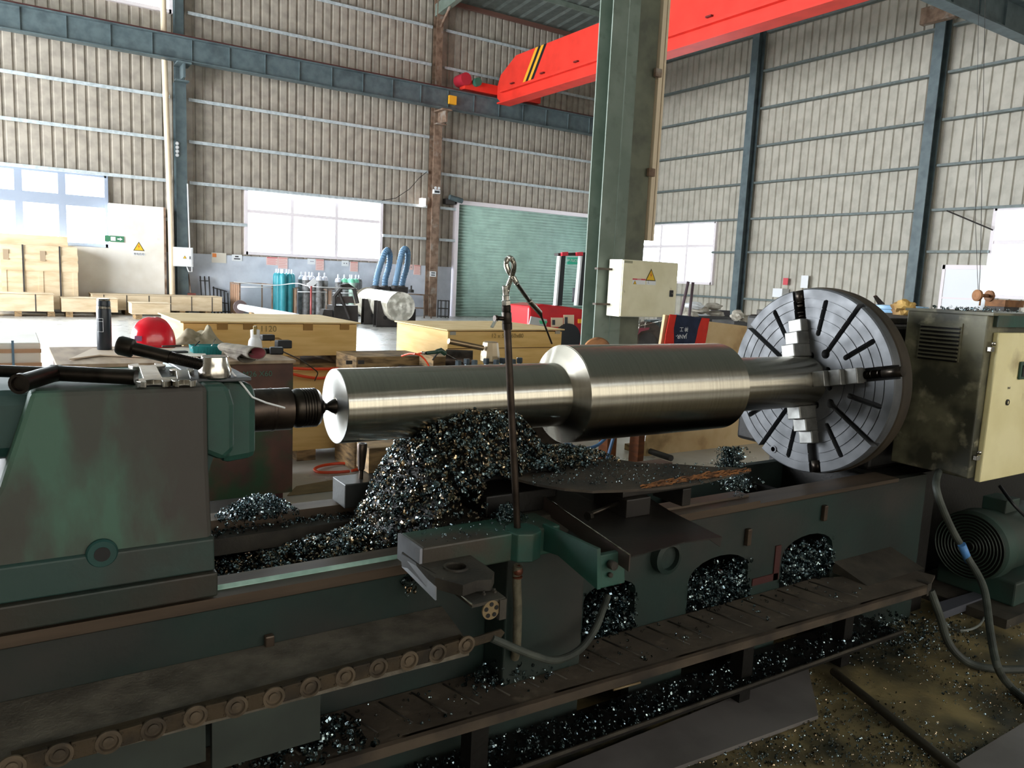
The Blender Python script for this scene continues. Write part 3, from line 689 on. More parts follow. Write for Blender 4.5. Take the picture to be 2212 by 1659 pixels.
# ---- tailstock
t = thing('tailstock', 'worn green cast iron tailstock on the left end of the bed', 'tailstock', (.1, 2.2, .78))
b = MB()
vs = [A(60, 838, 'y', 1.955), A(430, 828, 'y', 1.955)]
top = [(.030, 1.955, 1.305), (.398, 1.955, 1.305), (.398, 2.36, 1.305), (.030, 2.36, 1.305)]
mid = [(-.035, 1.945, 1.10), (.398, 1.945, 1.10), (.398, 2.5, 1.10), (-.035, 2.5, 1.10)]
bot = [(-.17, 1.925, .835), (.405, 1.925, .835), (.405, 2.6, .835), (-.17, 2.6, .835)]
b.add(top+mid+bot, [(0, 1, 2, 3), (8, 11, 10, 9)]+[(i, (i+1) % 4, 4+(i+1) % 4, 4+i) for i in range(4)]+[(4+i, 4+(i+1) % 4, 8+(i+1) % 4, 8+i) for i in range(4)])
b.build('body', M_tail, t, bev=.012)
b = MB(); b.prism([(1.921, .845), (1.925, .925), (1.935, .932), (2.6, .932), (2.6, .845)], 'x', -.75, .405); b.build('base_band', mat('base_band_green', '#1e3934', .55, 0, '#272d28', 4, .4, .6, bump=.2), t, bev=.004)
b = MB(); b.box(-.75, .409, 1.905, 2.63, .783, .845); b.build('base_plate', mat('base_brown', '#2f2820', .55, .1, '#202b26', 2.5, .5, .65, bump=.2), t, bev=.005)
b = MB(); b.box(-.9, .06, 2.0, 2.34, 1.145, 1.30); b.build('rear_barrel', M_teal, t, bev=.03)
b = MB(); ob = A(220, 1195, 'y', 1.93); b.lathe([(.034, 0), (.034, .014), (.03, .018), (.017, .018)], (ob.x, 1.94, ob.z), (0, -1, 0), 28); obb = b.build('oil_hole_boss', M_teal, t)
b = MB(); b.lathe([(.017, 0), (.017, .001)], (ob.x, 1.9215, ob.z), (0, -1, 0), 24); b.build('oil_hole', M_dark, obb)
b = MB(); b.prism([(.39, 1.302), (.455, 1.302), (.47, 1.25), (.47, 1.13), (.44, 1.105), (.39, 1.13)], 'y', 1.985, 2.58)
b.build('nose_clamp', M_greenp, t, bev=.015)
b = MB(); b.prism([(.46, 1.300), (.545, 1.285), (.552, 1.25), (.552, 1.08), (.46, 1.07)], 'y', 2.09, 2.5); b.build('nose_boss', M_greenp, t, bev=.02)
b = MB(); b.prism([(.398, 1.13), (.45, 1.12), (.405, .98)], 'y', 2.1, 2.5); b.build('nose_rib', M_teal, t)
b = MB(); b.cyl((.5, YA, ZA), (.702, YA, ZA), .064, 40); b.lathe([(.064, 0), (.0655, .004), (.0655, .008), (.064, .012)], (.64, YA, ZA), (1, 0, 0), 40); b.build('quill', M_brownm, t)
b = MB(); b.box(.39, .53, 2.06, 2.52, 1.298, 1.308); b.build('top_pad', M_disc, t, bev=.003)

# ---- live centre
t = thing('live_center', 'dark ribbed live center between tailstock quill and shaft end', 'live center', (.71, YA, ZA))
pr = [(.045, 0), (.052, .004), (.059, .014), (.0605, .02)]
for k in range(5):
    x = .03+k*.0085; pr += [(.0605, x), (.0575, x+.0015), (.0575, x+.003), (.0605, x+.0045)]
pr += [(.0605, .078), (.054, .088), (.03, .093)]
b = MB(); b.lathe(pr, (.703, YA, ZA), (1, 0, 0), 48); b.build('bearing_body', M_iron, t)
b = MB(); b.lathe([(.048, 0), (.053, .002), (.053, .005), (.045, .006)], (.700, YA, ZA), (1, 0, 0), 40); b.build('shim_ring', M_chrome, t)
b = MB(); b.lathe([(.022, .09), (.0225, .104), (.019, .108), (.0125, .112), (.0115, .118), (.022, .135), (.0245, .1425)], (.703, YA, ZA), (1, 0, 0), 32); b.build('point', M_iron, t)

# ---- tools lying on the tailstock
ZT = 1.306
def wrench_outline(cx, cy, L, ang, s1, s2, w_, flip=1):
    """open-ended spanner outline in xy"""
    def jaw(sx, s):
        o = []
        for k in range(14):
            a = math.radians(38+(284)*k/13); o.append((sx+s*math.cos(a), s*math.sin(a)))
        return o
    j1 = jaw(L/2, s1)
    pts = []
    # right head, opening to +x with a U notch
    def head(cx0, s, sg):
        out = []
        for k in range(0, 10): a = PI*.98-(PI*.98-.55)*k/9; out.append((cx0+sg*s*math.cos(a), s*math.sin(a)))
        out += [(cx0+sg*s*.8, s*.42), (cx0+sg*s*.05, s*.42), (cx0-sg*s*.2, 0), (cx0+sg*s*.05, -s*.42), (cx0+sg*s*.8, -s*.42)]
        for k in range(0, 10): a = -.55-(PI*.98-.55)*k/9; out.append((cx0+sg*s*math.cos(a), s*math.sin(a)))
        return out
    hr = head(L/2, s1, 1); hl = head(-L/2, s2, -1)
    ring = [(-L/2+s2*.8, w_)]+[(L/2-s1*.8, w_)]+[p for p in hr if abs(p[0]-L/2+s1) > .15*s1 or abs(p[1]) > w_]+[(L/2-s1*.8, -w_), (-L/2+s2*.8, -w_)]+[p for p in reversed(hl) if abs(p[0]+L/2-s2) > .15*s2 or abs(p[1]) > w_]
    c, s = math.cos(ang), math.sin(ang); return [(cx+x*c-y*s, cy+x*s+y*c) for x, y in ring]
for i, (c0, c1, s1, s2, w_, lab) in enumerate((((318, 793), (332, 826), .040, .046, .021, 'wide open ended spanner lying across the tailstock, its white jaw highest'), ((393, 803), (398, 826), .028, .030, .015, 'small open ended spanner lying between the nut and larger spanner'))):
    p = A(*c0, 'z', ZT+.01); q = A(*c1, 'z', ZT+.01); m_ = (p+q)/2; d = q-p
    b = MB(); b.prism(wrench_outline(m_.x, m_.y, d.length, math.atan2(d.y, d.x), s1, s2, w_), 'z', ZT+.002, ZT+.016)
    tag(b.build('open_end_spanner', M_chrome, None, bev=.003), lab, 'spanner', 'spanners on the tailstock')
t = thing('socket_wrench', 'heavy dark T-shaped socket wrench lying on the left end of tailstock', 'wrench', (.1, 2.1, ZT))
p = A(-150, 796, 'z', ZT+.02); q = A(118, 806, 'z', ZT+.02); b = MB(); b.tube([p, q], .0145, 14); b.build('bar', M_iron, t)
p = A(118, 806, 'z', ZT+.022); q = A(294, 815, 'z', ZT+.017); b = MB(); b.tube([p, q], .0185, 14); b.build('bar', M_iron, t)
p = A(46, 828, 'z', ZT+.018); q = A(118, 806, 'z', ZT+.022); b = MB(); b.tube([p, p+(q-p)*.9, q], .02, 18); b.build('tube_arm', M_iron, t)
b = MB(); d = (p-q).normalized(); b.lathe([(.0225, 0), (.0225, .012), (.016, .0125), (.015, -.02)], p-d*.002, d, 20, cap=False); b.build('socket', M_iron, t)
b = MB(); b.blob(q, (.03, .022, .02), .1, 2); b.build('joint', M_iron, t)
t = thing('clamp_nut_lever', 'silver conical clamp nut with long black threaded lever rising left', 'clamp lever', (.45, 2.08, ZT))
p = A(464, 800, 'y', 2.085); b = MB(); b.lathe([(.035, 0), (.040, .004), (.041, .024), (.036, .036), (.033, .056), (.031, .058)], (p.x, 2.085, ZT), (0, 0, 1), 36); b.build('nut', M_chrome, t)
a_ = Vector((p.x-.02, 2.08, ZT+.032)); b_ = A(285, 752, 'y', 2.16)
b = MB(); b.tube([a_+(b_-a_)*(i/120) for i in range(61)], .011, 12, rf=lambda s: .0155 if int(s*60) % 2 else .0142); b.tube([a_+(b_-a_)*.5, b_], .0165, 14); b.build('lever', M_iron, t)
d = (b_-a_).normalized(); b = MB(); b.lathe([(.017, 0), (.024, .004), (.025, .034), (.022, .04)], b_-d*.006, d, 20); b.build('knob', M_iron, t)
b = MB(); b.tube([A(500, 803, 'y', 2.09), A(525, 832, 'y', 2.09), A(545, 858, 'y', 2.09), A(575, 870, 'y', 2.12), A(615, 881, 'y', 2.15)], .0028, 8)
tag(b.build('bent_wire', M_sign), 'short bent pale wire drooping from the tailstock over quill', 'wire')
b = MB(); b.box(.28, .37, 2.04, 2.12, ZT, ZT+.0015); tag(b.build('paper_scrap', M_paper), 'small sheet of white paper under the spanners', 'paper')

# ---- carriage
t = thing('carriage', 'dark green lathe carriage with dirty saddle wing and cross slide', 'carriage', (1.3, 2.2, .78))
b = MB(); b.box(.902, 1.36, 1.765, 1.905, .79, .875); b.build('front_wing', mat('oily_green_block', '#1f4438', .5, .0, '#383229', 4, .4, .6, bump=.3, bscale=90), t, bev=.006)
b = MB(); b.box(.893, .901, 1.765, 1.905, .80, .874); b.slab([A(865, 1197, 'z', .832), A(940, 1240, 'z', .832), A(940, 1297, 'z', .785), A(868, 1225, 'z', .80)], (.004, 0, 0)); b.build('wiper_plate', mat('wiper_zinc', '#8d8f96', .5, .2, '#75777d', 9), t)
b = MB(); b.lathe([(.056, 0), (.058, .004), (.058, .085)], (1.235, 1.785, .791), (0, 0, 1), 8, smooth=False); b.build('post_boss', M_greenp, t, bev=.004)
b = MB(); b.box(1.05, 1.50, 1.9, 2.62, .785, .86); b.build('saddle', M_grime, t, bev=.006)
b = MB(); b.box(1.21, 1.48, 1.95, 2.7, .86, .93); b.build('cross_slide', M_grimeD, t, bev=.005)
b = MB(); p = A(1055, 955, 'y', 2.1); b.box(1.275, 1.47, 2.1, 2.45, .93, 1.045); b.build('slide_block', M_grimeD, t, bev=.005)
b = MB(); b.lathe([(.016, 0), (.016, .001)], (p.x, 2.099, p.z), (0, -1, 0), 18); b.build('slide_hole', M_dark, t)
p0 = A(722, 1037, 'z', .86); b = MB(); b.box(.955, 1.36, 2.475, 2.60, .775, .862); b.build('rear_wing', mat('rear_wing_iron', '#3b3d3c', .4, .5, '#272725', 5, bump=.2), t, bev=.004)
b = MB(); b.lathe([(.008, 0), (.008, .03), (.012, .035), (.0175, .10), (.0185, .125), (.016, .13), (.010, .13), (.010, .12)], (1.035, 2.53, .862), (0.02, 0, 1), 20); b.build('handle', M_brownm, t)
# holed plate and arm at the left front
z = .832
P = [A(868, 1193, 'z', z), A(950, 1160, 'z', z), A(1010, 1195, 'z', z), A(1050, 1222, 'z', z), A(1068, 1236, 'z', z), A(1062, 1252, 'z', z), A(1030, 1254, 'z', z), A(1000, 1264, 'z', z), A(940, 1248, 'z', z)]
b = MB(); b.slab(P, (0, 0, -.03)); o = b.build('holed_plate', M_grime, t)
c_ = A(985, 1226, 'z', z)
kb = MB(); kb.cyl((c_.x, c_.y, z-.06), (c_.x, c_.y, z+.02), .0275, 32); ko = kb.build('bore_cutter', M_dark)
md = o.modifiers.new('bore', 'BOOLEAN'); md.object = ko; md.solver = 'EXACT'; dg = bpy.context.evaluated_depsgraph_get(); dg.update()
nm = bpy.data.meshes.new_from_object(o.evaluated_get(dg)); o.modifiers.clear(); o.data = nm; bpy.data.objects.remove(ko)
b = MB(); b.lathe([(.0275, -.028), (.0275, .004), (.034, .005), (.035, -.0)], (c_.x, c_.y, z), (0, 0, 1), 32, cap=False); b.build('hole_rim', M_grime, t)
P = [A(962, 1262, 'z', .80), A(1030, 1245, 'z', .80), A(1092, 1290, 'z', .80), A(1020, 1307, 'z', .80)]
b = MB(); b.slab(P, (0, 0, -.008)); b.build('bracket_arm', M_grime, t)
b = MB(); b.tube([P[0]+Vector((0, 0, .001)), P[3]+Vector((0, 0, .001))], .0025, 6); b.build('worn_edge', M_chrome, t)
for px, py in ((1045, 1285), (1068, 1280)): q = A(px, py, 'z', .80); b = MB(); b.lathe([(.006, 0), (.006, .006), (.003, .006), (.003, .011)], q, (0, 0, 1), 6, smooth=False); b.build('bolt', M_grime, t)
p = A(1061, 1318, 'y', 1.54); b = MB(); b.lathe([(.025, 0), (.025, .005)], (p.x, 1.545, p.z), (0, -1, 0), 28); b.build('sprocket_disc', mat('tan_metal', '#7d6b4e', .6, .2), t)
for k in range(5): a = PI/2+2*PI*k/5; b = MB(); b.lathe([(.0058, 0), (.0058, .001)], (p.x+.0155*math.cos(a), 1.539, p.z+.0155*math.sin(a)), (0, -1, 0), 12); b.build('disc_hole', M_dark, t)
b = MB(); b.box(P[2].x-.02, P[2].x, 1.535, 1.56, .745, .798); b.build('lip', M_grime, t)
# apron, green
q0 = A(1172, 1132, 'x', 1.30); q1 = A(1290, 1186, 'x', 1.30); q2 = A(1290, 1274, 'x', 1.30); q3 = A(1205, 1200, 'x', 1.30)
b = MB(); b.prism([(q0.y, q0.z), (q1.y, q1.z), (q2.y, q2.z), (q3.y, q3.z), (q0.y, q0.z-.08)], 'x', 1.30, 1.312); b.build('apron_side', M_greenp, t)
b = MB(); b.prism([(q1.y, q1.z-.02), (q2.y, q2.z), (q2.y+.03, q2.z), (q2.y+.03, q1.z-.02)], 'x', 1.312, 1.40); b.build('apron_front', M_greenp, t, bev=.004)
b = MB(); qb = A(1318, 1242, 'y', q2.y-.003); b.lathe([(.007, 0), (.007, .008)], (qb.x, q2.y, qb.z), (0, -1, 0), 12); b.lathe([(.012, 0), (.012, .02)], (qb.x, q2.y, qb.z+.03), (0, -1, 0), 12); b.build('apron_fitting', M_grime, t)
b = MB(); b.box(1.22, 1.52, 1.83, 1.945, .36, .79); b.build('apron_box', M_bedg, t, bev=.006)

# lever toolpost behind the shaft
t = thing('toolpost', 'square toolpost with row of clamp bolts behind the shaft', 'toolpost', (1.7, 2.72, .93))
b = MB(); b.box(1.45, 2.1, 2.62, 2.88, 1.10, 1.218); b.box(1.5, 2.0, 2.6, 2.9, .9, 1.10); b.build('block', M_iron, t, bev=.004)
for i, px in enumerate((990, 1008, 1025, 1050, 1072, 1085, 1108, 1122)):
    p = A(px, 785, 'y', 2.66+.05*(i % 2)); b = MB(); b.cyl((p.x, p.y, 1.218), (p.x, p.y, 1.245), .008, 10); b.lathe([(.0125, 0), (.014, .003), (.014, .02), (.012, .023)], (p.x, p.y, 1.243), (0, 0, 1), 6, smooth=False); b.build('clamp_bolt', mat('bolt_blue_steel', '#5a646b', .3, .8), t)
p = A(1058, 785, 'y', 2.75); b = MB(); b.cyl((p.x, 2.75, 1.218), (p.x, 2.75, 1.245), .02, 16); b.lathe([(.03, 0), (.041, .008), (.041, .03), (.032, .085), (.028, .088)], (p.x, 2.75, 1.243), (0, 0, 1), 10, smooth=False); b.build('lock_nut', mat('worn_nut_steel', '#a3937a', .42, .5), t)
a_ = A(1043, 752, 'y', 2.74); b_ = A(969, 737, 'y', 2.74); b = MB(); b.tube([a_, a_+(b_-a_)*.93, b_], .0115, 14); b.build('lock_lever', mat('worn_lever_steel', '#8f7a60', .35, .8), t, bev=0)

# wooden block
b = MB(); p = A(795, 1035, 'y', 2.6); b.box(1.085, 1.225, 2.58, 2.70, .863, .958); tag(b.build('wood_block', M_woodd, None, bev=.003), 'short sawn wooden block standing on the rear wing near handle', 'wood block')
# steel angle beside the wood block
b = MB(); b.slab([(1.13, 2.56, .864), (1.30, 2.40, .932), (1.30, 2.40, .99), (1.13, 2.56, .93)], (.006, .006, 0)); tag(b.build('steel_angle', M_disc), 'thin grey steel strip leaning before the wood block in chips', 'strip')

# lower sheet and its raised lip
t = thing('drip_tray', 'dark bent sheet metal tray sloping towards the viewer under the board', 'tray', (1.55, 1.8, .86))
P = [Vector((1.49, 2.44, .93)), A(1362, 1202, 'z', .875), A(1420, 1186, 'z', .875), A(1480, 1170, 'z', .875), A(1560, 1160, 'z', .875), A(1560, 1150, 'z', .875), A(1448, 1104, 'z', .880)]
P = [P[0]]+P[1:]
b = MB(); b.slab([P[0], P[1], P[2], P[3], P[4], P[6], Vector((1.85, 2.3, .93))], (0, 0, -.004)); b.build('tray_floor', M_plate, t)
b = MB(); b.slab([P[0]+Vector((-.004, 0, .0)), P[1]+Vector((-.004, 0, .003)), P[1]+Vector((-.004, 0, -.042)), P[0]+Vector((-.004, 0, -.055))], (.004, 0, 0)); b.build('tray_lip', mat('tray_lip_steel', '#5a4e4a', .35, .6), t)
b = MB(); b.tube([P[0]+Vector((-.002, 0, .002)), P[1]+Vector((-.002, 0, .004))], .0022, 6); b.build('worn_edge', M_chrome, t)
b = MB(); b.slab([P[4], P[4]+Vector((-.05, .01, 0)), P[4]+Vector((-.005, 0, -.03))], (0, .004, 0)); b.build('bent_corner', M_plate, t)
# stand under the board
t = thing('rest_stand', 'dark block stand with side screw on the tray under board', 'stand', (1.7, 1.8, .875))
z0 = .885
p = A(1290, 1120, 'z', z0); q = A(1445, 1105, 'z', z0)
b = MB(); b.box(1.56, 1.66, 1.70, 1.86, z0, .945); b.box(1.56, 1.86, 1.72, 1.86, .945, .965); b.box(1.82, 1.86, 1.72, 1.86, z0, .945); b.build('body', M_plate, t, bev=.004)
p = A(1273, 1112, 'y', 1.70); b = MB(); b.cyl((p.x, 1.70, p.z), (1.57, 1.74, p.z+.01), .007, 12); b.lathe([(.014, 0), (.014, .015)], (p.x-.015, 1.69, p.z), (1, .3, 0), 6, smooth=False); b.build('screw', M_iron, t)
# board on top
pts = [(1035, 1008), (1080, 1025), (1160, 1045), (1220, 1055), (1280, 1060), (1350, 1058), (1420, 1054), (1470, 1048), (1520, 1040), (1560, 1030), (1620, 1016), (1590, 1010), (1540, 1008), (1470, 1003), (1390, 1000), (1330, 992), (1260, 990), (1180, 985), (1100, 985)]
t = thing('chip_board', 'thin warped dark board covered with chips beneath the shaft', 'board', (1.7, 1.95, .97))
def bz(p): return .97+.03*(abs(p.x-1.7)/.45)**2
P = []
for q in pts:
    v = A(*q, 'z', .975); P.append(v)
b = MB(); b.slab(P, (0, 0, -.008)); b.build('sheet', mat('grimy_board', '#3f352a', .75, 0, '#241f1a', 8, bump=.5, bscale=80), t)
b = MB(); rnd = random.Random(3)
for i in range(190):
    s = rnd.random(); q = A(1380+s*235, 1054-s*36-rnd.random()*(6+10*s*(1-s)*2)+2, 'z', .977); a = rnd.uniform(-.4, .4)
    L_ = rnd.uniform(.012, .04); w_ = rnd.uniform(.001, .003); d = Vector((math.cos(a), math.sin(a)*.5, rnd.uniform(-.1, .15)))*L_
    b.tube([q, q+d*.5+Vector((0, 0, w_)), q+d], w_, 4)
b.build('splintered_edge', M_fray, t, kind='stuff')
# rear splash sheet between board and bed
b = MB(); b.slab([(1.17, 2.50, .864), (1.47, 1.95, .935), (1.47, 1.95, .975), (1.17, 2.50, 1.0)], (.005, .003, 0)); 

# ---- coolant post
t = thing('coolant_post', 'upright brown coolant pipe with valve and flexible chrome hose', 'coolant pipe', (1.2, 1.78, .875))
y = 1.80
base = A(1118, 1150, 'y', y); topp = A(1096, 712, 'y', y)
b = MB(); b.tube([base, topp], .0105, 16); b.build('pipe', M_brownm, t)
f0 = lambda py, px: A(px, py, 'y', y)
b = MB(); b.lathe([(.014, 0), (.0145, .018), (.0125, .02)], f0(712, 1096), topp-base, 16); b.build('collar', M_iron, t)
d = (topp-base).normalized()
b = MB(); b.lathe([(.013, 0), (.014, .01), (.014, .028), (.012, .032), (.013, .036), (.013, .048), (.010, .052)], topp+d*.018, d, 20); b.build('valve_body', M_iron, t)
b = MB(); b.tube([topp+d*.03, topp+d*.036+Vector((-.03, 0, -.004))], .006, 10); p = topp+d*.034+Vector((-.032, 0, -.003)); b.lathe([(.009, 0), (.009, .008)], p, (-1, 0, 0), 10); b.build('valve_stem', M_brownm, t)
b = MB(); b.obox(p+Vector((-.008, 0, -.012)), (.003, .014, .03), Matrix.Rotation(.5, 3, 'Y')); b.build('valve_tap', M_chrome, t)
k = topp+d*.066
b = MB(); b.lathe([(.010, 0), (.0135, .003), (.0135, .014), (.010, .018)], k, d, 6, smooth=False); b.build('hex_nut', M_chrome, t)
b = MB(); b.lathe([(.0105, 0), (.0105, .012), (.0085, .014), (.0085, .026), (.009, .028), (.009, .038), (.0075, .04)], k+d*.016, d, 18); b.build('fitting', M_chrome, t)
hose = [(1093, 648), (1094, 635), (1098, 617), (1106, 596), (1110, 578), (1108, 564), (1101, 557), (1095, 562), (1094, 573), (1099, 586), (1108, 598), (1116, 612)]
hp = [A(px, py, 'y', y) for px, py in hose]
for i in range(7, 12): hp[i] = hp[i]+(Vector((hp[i].x, hp[i].y, hp[i].z-CZ)))*.004*(i-6)
def smooth_path(P, n=8):
    out = []
    for i in range(len(P)-1):
        p0 = P[max(i-1, 0)]; p1 = P[i]; p2 = P[i+1]; p3 = P[min(i+2, len(P)-1)]
        for k in range(n):
            s = k/n; out.append(.5*((2*p1)+(-p0+p2)*s+(2*p0-5*p1+4*p2-p3)*s*s+(-p0+3*p1-3*p2+p3)*s**3))
    return out+[P[-1]]
b = MB(); sp = smooth_path(hp, 14); b.tube(sp, .0075, 12, rf=lambda s: .0078 if int(s*(len(sp)-1)) % 2 else .0068); b.build('flexible_hose', M_chrome, t)
e0 = hp[-1]; e1 = A(1143, 650, 'y', 1.90); e2 = A(1166, 675, 'y', 1.93); e3 = A(1192, 742, 'y', 1.99)
b = MB(); b.tube([hp[-1]-(e1-hp[-1])*.1, e1], .0062, 12); b.tube([e1, e1+(e2-e1)*.5, e2], .0085, 14); b.build('nozzle_pipe', M_chrome, t)
b = MB(); b.tube([e2, e2+(e3-e2)*.15, e3], .004, 10, rf=lambda s: .0085-.0055*min(s*4, 1)); b.build('nozzle_tip', M_brownm, t)

# ---- drag chain tray
t = thing('chain_tray', 'dusty steel tray shelf along the front of the bed, lower left', 'tray', (0, 1.8, .58))
b = MB(); b.prism([(-1.9, 1.70), (1.02, 1.70), (1.065, 1.947), (-1.9, 1.947)], 'z', .572, .606); b.build('shelf', mat('dusty_shelf', '#6b6459', .85, 0, '#4c463d', 14, .35, .65, bump=.8, bscale=120), t)
b = MB(); b.box(-1.9, .34, 1.72, 1.74, .47, .572); b.box(.36, .62, 1.75, 1.77, .42, .572); b.build('front_skirt', mat('dusty_green_skirt', '#333b35', .7, 0, '#262c28', 5), t)
t = thing('drag_chain', 'rusty roller chain lying along the front edge of the tray', 'chain', (0, 1.69, .6))
ppx = [(128-103, 1655), (128, 1627), (234, 1600), (330.7, 1572), (421, 1545), (509.5, 1524.4), (590, 1504), (668, 1482), (744, 1459.5), (815, 1440.5), (881.6, 1425), (943, 1410), (1005, 1391)]
cp = [A(px, py, 'y', 1.685) for px, py in ppx]
for i, p in enumerate(cp):
    b = MB(); b.lathe([(.022, 0), (.0255, .003), (.0255, .008), (.019, .009), (.017, .003), (.011, .003), (.011, .008), (.005, .009)], p, (0, -1, 0), 28); b.build('roller', mat('rusty_roller', '#594c3c', .75, .1, '#382f24', 20, bump=.3), t)
    if i < len(cp)-1:
        q = cp[i+1]; m_ = (p+q)/2; L_ = (q-p).length
        b = MB(); b.obox(m_, (L_*.52, .012, .038), Matrix.Rotation(-math.atan2(q.z-p.z, q.x-p.x), 3, 'Y'))
        for s in (-.2, .2):
            for zz in (-.012, .012): b.lathe([(.003, 0), (.003, .003)], m_+(q-p)*s+Vector((0, -.006, zz)), (0, -1, 0), 6)
        b.build('link_plate', M_chain, t, bev=.003)
b = MB(); b.obox((cp[0]+cp[-1])/2+Vector((0, .018, -.002)), ((cp[-1]-cp[0]).length, .022, .034), Matrix.Rotation(-math.atan2(cp[-1].z-cp[0].z, cp[-1].x-cp[0].x), 3, 'Y')); b.build('chain_core', M_chain, t)
a_ = cp[-1]; b_ = A(1080, 1366, 'y', 1.685); b = MB(); b.slab([a_+Vector((0, 0, -.012)), b_+Vector((0, 0, -.014)), b_+Vector((.012, 0, 0)), b_+Vector((0, 0, .012)), a_+Vector((0, 0, .014))], (0, -.008, 0)); b.build('end_lug', M_chain, t, bev=.002)

# hoses by the carriage
b = MB(); b.lathe([(.006, .03), (.014, .02), (.016, .012), (.014, .004), (.009, .0), (.015, -.004), (.015, -.008)], A(1118, 1242, 'y', 1.787), n=20); b.build('pipe_joint', mat('copper_brown', '#5a3020', .4, .5), bpy.data.objects['coolant_post'])
def hose_obj(name, pts, r, m, lab, cat='hose', n=8, parent=None):
    b = MB(); b.tube(smooth_path([Vector(p) for p in pts], 8), r, n); o = b.build(name, m, parent)
    return tag(o, lab, cat) if parent is None else o
hose_obj('coolant_hose', [A(1119, 1222, 'y', 1.785), A(1116, 1240, 'y', 1.79), A(1118, 1320, 'y', 1.80), A(1116, 1395, 'y', 1.80), A(1112, 1420, 'y', 1.82)], .0135, mat('braided_hose', '#5f5a4a', .7, 0, '#4b4739', 40, bump=.4, bscale=200), 'dusty braided hose hanging straight down below the coolant pipe', n=14)
hose_obj('sagging_hose', [A(1062, 1378, 'y', 1.68), A(1100, 1395, 'y', 1.68), A(1150, 1415, 'y', 1.68), A(1200, 1426, 'y', 1.69), A(1250, 1405, 'y', 1.72), A(1285, 1360, 'y', 1.76), A(1303, 1315, 'y', 1.80), A(1312, 1290, 'y', 1.84)], .0115, M_rubber, 'grey hose sagging in a curve from the chain to the apron', n=12)

# ---- foot trough in front of the bed
t = thing('foot_trough', 'long grimy brown running board below the lathe bed', 'running board', (1.5, 1.8, .37))
b = MB(); zt = .36
a0 = A(1200, 1498, 'z', zt); a1 = A(2010, 1262, 'z', zt); d = (a1-a0); s0 = a0-d*(1.5); 
bk = lambda p: Vector((p.x, 1.945, zt))
b.slab([s0, a1, A(2020, 1243, 'z', zt), A(1960, 1228, 'z', zt), A(1925, 1222, 'z', zt), A(1905, 1240, 'z', zt), bk(A(1760, 1250, 'z', zt)), bk(s0)], (0, 0, -.012)); b.build('top_plate', mat('trough_grime', '#50463a', .8, .0, '#3a3128', 6, .35, .65, bump=.8, bscale=45, col3='#5f5446', s3=14, lo3=.6), t)
b = MB(); b.slab([s0, a1, a1+Vector((0, 0, -.042)), s0+Vector((0, 0, -.042))], (0, .01, 0)); b.build('front_lip', mat('trough_lip', '#4c4135', .65, .1, '#2a231d', 6, bump=.2), t)
b = MB(); b.slab([a1+Vector((-.02, 0, .004)), a1+Vector((.012, 0, .004)), a1+Vector((.012, .05, .004)), a1+Vector((-.02, .05, .004))], (0, 0, -.055)); b.build('end_lug', M_grime, t)
b = MB()
for k in range(34):
    x = -.6+k*.105
    if x > 3.0: break
    fy = a0.y+(x-a0.x)*d.y/d.x; b.tube([(x+.03, fy+.05, zt+.001), (x-.01, 1.93, zt+.001)], .0035, 5)
b.build('checker_ribs', M_grime, t, kind='stuff')
b = MB(); q = A(1355, 1478, 'z', .31); b.tube([A(1325, 1490, 'y', a0.y+.0), A(1383, 1474, 'y', a0.y+.0)], .004, 6); b.build('worn_edge', mat('tan_metal', '#9c8560'), t)
for x in (-1., .2, 1.1, 2.3, 2.95):
    b = MB(); b.box(x, x+.06, 1.80, 1.86, .0, .348); b.build('support_leg', M_grimeD, t)
# chip pan below
t = thing('chip_pan', 'shallow black chip pan below the running board, its edge glinting', 'pan', (1, 1.75, .1))
g0 = A(1200, 1636, 'z', .12); g1 = A(1800, 1421, 'z', .12); d = g1-g0; g2 = g1+d*.36; gm = g0-d*1.2
b = MB(); b.slab([gm, g2, Vector((g2.x, 1.93, .12)), Vector((gm.x, 1.93, .12))], (0, 0, -.01)); b.build('pan_floor', M_grimeD, t)
b = MB(); b.slab([gm, g2, g2+Vector((0, 0, .012)), gm+Vector((0, 0, .012))], (0, .006, 0)); b.build('pan_rim', M_grime, t)
# grey plates on the floor
b = MB(); P = [A(1200, 1659, 'z', .02), A(1745, 1440, 'z', .02), A(1768, 1545, 'z', .02), A(1370, 1690, 'z', .02), A(900, 1900, 'z', .02)]; b.slab(P, (0, 0, -.015)); tag(b.build('floor_plate', mat('grey_plate', '#6b6765', .6, 0, '#5b5755', 4)), 'flat dark grey plate on the floor in front of chip pan', 'plate')
b = MB(); P = [A(2212, 1560, 'z', .02), A(2040, 1665, 'z', .02), A(2100, 1720, 'z', .02), A(2400, 1600, 'z', .02)]; b.slab(P, (0, 0, -.015)); tag(b.build('floor_plate', mat('grey_plate', '#55524e')), 'flat grey plate on the floor at the bottom right corner', 'plate')
b = MB(); p = A(1800, 1450, 'z', .03); q = A(2110, 1700, 'z', .03); b.tube([p, q], .017, 14); tag(b.build('steel_rod', mat('dull_rod', '#3f3a30', .5, .4)), 'dark steel rod lying on the chip covered floor', 'rod')

